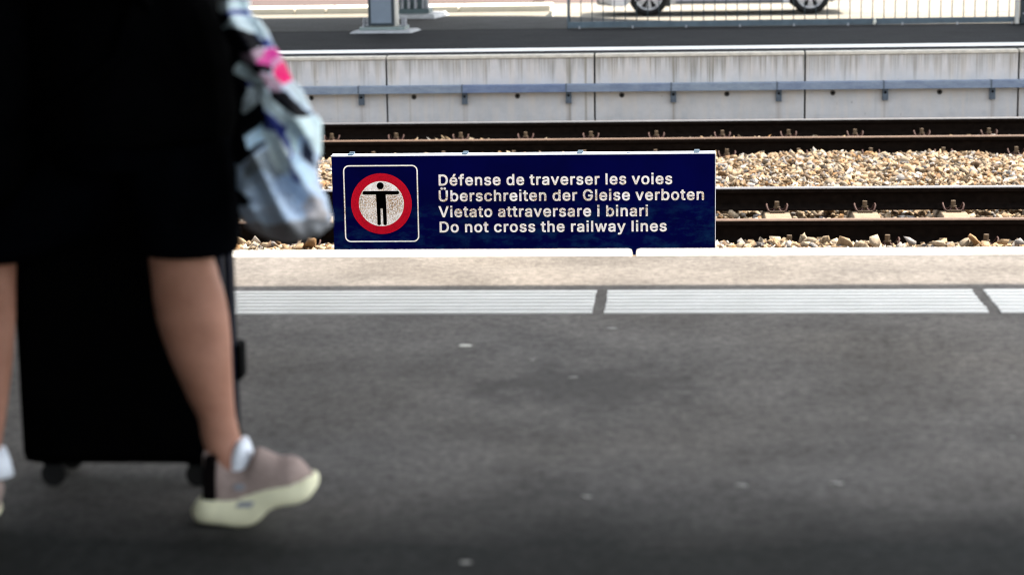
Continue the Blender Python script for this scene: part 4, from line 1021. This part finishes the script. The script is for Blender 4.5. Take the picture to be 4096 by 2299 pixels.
# rucksack on the back
rk = empty('rucksack', (-1.58, 4.60, .72), 'black rucksack hanging low on the back of the walking person at the left edge', 'rucksack')
s = MB(); s.rings([ell((x_, 0, z), rx, ry, 24, 3) for z, rx, ry, x_ in ((0, .12, .15, -.03), (.06, .17, .20, -.03), (.25, .20, .22, -.02), (.48, .18, .21, 0), (.62, .13, .18, .02), (.68, .06, .10, .03))]); s.build('bag_body', M['cloth_black'], rk, smooth=True)
for sy in (-1, 1):
    s = MB(); s.tube([(.12, sy*.14, .58), (.26, sy*.17, .76), (.42, sy*.17, .72), (.47, sy*.17, .55), (.40, sy*.19, .34), (.20, sy*.19, .20)], .016, 8); s.build('shoulder_strap', M['cloth_black'], rk, smooth=True)

# ------------------------------------------------------------------ crumpled patterned carrier bag
BD = 4.50                                            # it hangs in front of the thigh
bo_ = at(1050, 0, BD)
def A(x, y): return (750+x/2.782, y/2.782)
def B(x, y): return (750+x/2.782, 480+y/2.782)
out = [(900, -130), (960, -130), A(690, 0), A(705, 160), A(800, 205), A(890, 330), A(950, 470), A(1010, 560), A(1100, 720), A(1170, 885), A(1275, 990), A(1390, 1240), A(1460, 1300), A(1500, 1370),
       B(1500, 30), B(1498, 380), B(1450, 540), B(1480, 720), B(1555, 850), B(1612, 1090), B(1600, 1190), B(1480, 1290), B(1250, 1365), B(1050, 1370), B(850, 1315), B(650, 1210), B(570, 1040),
       B(540, 800), B(540, 560), B(470, 300), A(540, 1250), A(520, 1000), A(470, 760), A(470, 560), A(380, 380), A(330, 200), A(325, 0)]
zones = [  # the print on the bag, with fold shading painted in: colour, outline
 ('black', [(840, -140), (960, -140), A(690, 160), A(760, 330), A(900, 480), A(700, 620), A(900, 900), A(860, 1200), A(900, 1446), B(650, 180), B(560, 420), B(500, 640), (840, 700)]),
 ('pale', [A(335, -10), A(690, -10), A(695, 110), A(400, 140), A(335, 90)]),
 ('purple', [A(420, 130), A(700, 100), A(705, 165), A(470, 185)]),
 ('pale', [A(380, 300), A(470, 190), A(650, 160), A(810, 205), A(895, 330), A(910, 440), A(850, 460), A(760, 380), A(640, 325), A(480, 315)]),
 ('purple', [A(760, 370), A(850, 455), A(905, 430), A(960, 500), A(880, 535)]),
 ('black', [A(380, 320), A(640, 328), A(760, 385), A(870, 535), A(740, 560), A(560, 580), A(500, 690), A(400, 520)]),
 ('dustpink', [A(560, 600), A(740, 558), A(865, 540), A(790, 700), A(690, 710)]),
 ('pink', [A(770, 705), A(870, 555), A(960, 505), A(1030, 590), A(930, 745), A(820, 765)]),
 ('hotpink', [A(955, 735), A(1060, 600), A(1180, 885), A(1060, 960), A(1000, 900)]),
 ('palepink', [A(925, 655), A(1050, 600), A(1060, 690), A(960, 740)]),
 ('black', [A(690, 715), A(950, 735), A(955, 815), A(780, 825)]),
 ('dustpink', [A(790, 828), A(960, 818), A(1045, 960), A(1020, 1015), A(895, 985)]),
 ('pale', [A(515, 770), A(600, 685), A(685, 735), A(820, 880), A(835, 960), A(740, 955), A(640, 865), A(540, 835)]),
 ('purple', [A(640, 868), A(740, 955), A(690, 980)]),
 ('palegrey', [A(660, 960), A(770, 975), A(800, 1155), A(610, 1265), A(600, 1200)]),
 ('pale', [A(780, 975), A(885, 985), A(1000, 1130), A(1155, 1298), A(1440, 1300), B(1500, 0), B(1500, 60), B(1080, 60), A(960, 1310), A(840, 1170)]),
 ('black', [A(870, 990), A(1060, 1018), A(1225, 1120), A(1395, 1298), A(1155, 1298), A(1030, 1180)]),
 ('palegrey', [A(1050, 990), A(1185, 890), A(1280, 990), A(1410, 1265), A(1300, 1180), A(1200, 1080)]),
 ('black', [A(480, 880), A(620, 870), A(660, 970), A(600, 1260), A(820, 1180), A(875, 1330), A(700, 1445), A(480, 1500)]),
 ('purple', [A(850, 1225), A(945, 1290), A(1080, 1425), A(1030, 1500), A(880, 1440)]),
 ('bluewhite', [B(645, 180), B(830, 60), B(855, 200), B(730, 335), B(655, 310)]),
 ('black', [B(480, 60), B(640, 180), B(660, 320), B(870, 240), B(860, 290), B(700, 400), B(560, 520), B(480, 420)]),
 ('cream', [B(835, 110), B(1000, 110), B(1125, 400), B(1160, 630), B(1080, 630), B(900, 420)]),
 ('purple', [B(1000, 130), B(1090, 60), B(1160, 400), B(1160, 510), B(1120, 380)]),
 ('palewhite', [B(1080, 0), B(1510, 0), B(1510, 390), B(1430, 400), B(1340, 175), B(1240, 165), B(1205, 385), B(1155, 320)]),
 ('darkblue', [B(1300, 175), B(1400, 400), B(1450, 560), B(1360, 500), B(1245, 365)]),
 ('bluewhite', [B(1170, 395), B(1250, 395), B(1405, 600), B(1395, 730), B(1285, 695)]),
 ('purple', [B(1145, 500), B(1262, 695), B(1150, 665)]),
 ('grey', [B(700, 420), B(870, 330), B(1080, 620), B(960, 640), B(850, 560), B(600, 640)]),
 ('black', [B(480, 780), B(600, 790), B(720, 880), B(640, 950), B(480, 950)]),
 ('pinkgrey', [B(1270, 930), B(1380, 850), B(1500, 880), B(1570, 1100), B(1420, 1120), B(1300, 1080)]),
 ('lowgrey', [B(600, 1110), B(900, 1160), B(1100, 1140), B(1300, 1090), B(1620, 1110), B(1620, 1400), B(600, 1400)]),
]
ZC = {'base': (.56, .69, .86), 'pale': (0.7, 0.84, 0.9), 'purple': (.035, .05, .26), 'black': (.004, .004, .006), 'dustpink': (.36, .24, .31), 'pink': (.62, .03, .28), 'hotpink': (.85, .0005, .16), 'palepink': (.70, .32, .52),
      'palegrey': (0.588, 0.686, 0.728), 'bluewhite': (0.518, 0.7, 0.84), 'cream': (0.7, 0.784, 0.784), 'palewhite': (0.7, 0.868, 0.9), 'darkblue': (.03, .035, .06), 'grey': (.32, .37, .41), 'pinkgrey': (.62, .58, .58), 'lowgrey': (.30, .31, .33)}
zn = list(ZC)
bag = empty('carrier_bag', bo_, 'crumpled white, black and pink patterned bag hanging beside the walking person', 'bag')
OUT = np.array(out); 
def inside(px, py, poly):
    c_ = np.zeros(px.shape, bool); n_ = len(poly)
    for i in range(n_):
        (xa_, ya_), (xb_, yb_) = poly[i], poly[(i+1) % n_]
        if ya_ == yb_: continue
        c_ ^= ((ya_ > py) != (yb_ > py)) & (px < (xb_-xa_)*(py-ya_)/(yb_-ya_)+xa_)
    return c_
def dist_edge(px, py, poly):
    d = np.full(px.shape, 1e9); n_ = len(poly)
    for i in range(n_):
        a = np.array(poly[i]); b_ = np.array(poly[(i+1) % n_]); ab = b_-a
        t = np.clip(((px-a[0])*ab[0]+(py-a[1])*ab[1])/(ab@ab), 0, 1)
        d = np.minimum(d, np.hypot(px-a[0]-t*ab[0], py-a[1]-t*ab[1]))
    return d
step = 5.0
gx = np.arange(850, 1345, step); gy = np.arange(-135, 990, step)
GX, GY = np.meshgrid(gx, gy)
ins = inside(GX, GY, out); De = np.where(ins, dist_edge(GX, GY, out), 0)
fold = sum(a*np.sin(GX*fx_+GY*fy_+p_) for a, fx_, fy_, p_ in ((.012, .030, -.016, .4), (.010, -.018, .030, 1.9), (.008, .055, -.022, 2.2), (.006, .02, .06, .3), (.010, .041, -.030, 4.4)))
fold *= 1.5
fold += .02*np.abs(np.sin(GX*.022-GY*.013+.8))
thick = .115*np.sqrt(np.clip(1-(1-np.clip(De/130, 0, 1))**2, 0, 1))
per = .00054                                          # metres per photograph pixel at that depth
idx = -np.ones(GX.shape, int); vs = []; fc = []; mi = []
frontv = {}; backv = {}
for (i, j), ok in np.ndenumerate(ins):
    if not ok: continue
    th = thick[i, j]; k = min(1, De[i, j]/40)
    p_ = at(GX[i, j], GY[i, j], BD-th-fold[i, j]*k)-bo_
    frontv[i, j] = len(vs); vs.append(tuple(p_))
for (i, j), ok in np.ndenumerate(ins):
    if not ok: continue
    e4 = all(0 <= i+a < ins.shape[0] and 0 <= j+b_ < ins.shape[1] and ins[i+a, j+b_] for a in (-1, 0, 1) for b_ in (-1, 0, 1))
    if not e4: backv[i, j] = frontv[i, j]; continue
    p_ = at(GX[i, j], GY[i, j], BD)-bo_
    backv[i, j] = len(vs); vs.append((p_.x, thick[i, j]*.6-fold[i, j]*.5*min(1, De[i, j]/40), p_.z))
wobx = GX+5*np.sin(GY*.05)+3*np.sin(GY*.13+1); woby = GY+5*np.sin(GX*.06+2)
zi = np.zeros(GX.shape, int)
for nm, pl in zones:
    zi[inside(wobx+step/2, woby+step/2, pl)] = zn.index(nm)
for i in range(ins.shape[0]-1):
    for j in range(ins.shape[1]-1):
        q4 = [(i, j), (i, j+1), (i+1, j+1), (i+1, j)]
        if all(ins[a] for a in q4):
            fc.append([frontv[a] for a in q4]); mi.append(zi[i, j])
            bb = [backv[a] for a in reversed(q4)]
            if set(bb) != set(frontv[a] for a in q4): fc.append(bb); mi.append(zi[i, j])
me = bpy.data.meshes.new('bag_skin'); me.from_pydata(vs, [], fc)
for nm in zn:
    n = N('bag_print_shading_'+nm); p = n.pos(obj=True); c0 = ZC[nm]
    cr = n.ramp(n.noise(p, 14, 4), .3, .7, tuple(c*.8 for c in c0), tuple(min(1, c*1.15) for c in c0))
    n.bump(n.noise(p, 22, 4, .6), .012, .7)
    me.materials.append(n.done(cr, .6 if nm not in ('black',) else .8, spec=.12 if nm != 'black' else .03))
me.polygons.foreach_set('material_index', np.array(mi, np.int32)); me.polygons.foreach_set('use_smooth', [True]*len(me.polygons))
o = bpy.data.objects.new('bag_skin', me); COL.objects.link(o); o.parent = bag
tp = at(930, -128, BD)-bo_; hd_ = Vector((hx+.41, hy-.17, 1.255))-bo_
s = MB(); s.tube([tp+Vector((-.02, 0, -.02)), (tp+hd_)/2+Vector((-.02, 0, 0)), hd_+Vector((0, 0, -.01)), (tp+hd_)/2+Vector((.03, 0, 0)), tp+Vector((.03, 0, -.02))], .006, 8)
s.build('handle', M['litter'], bag, smooth=True)
bpy.context.view_layer.update()
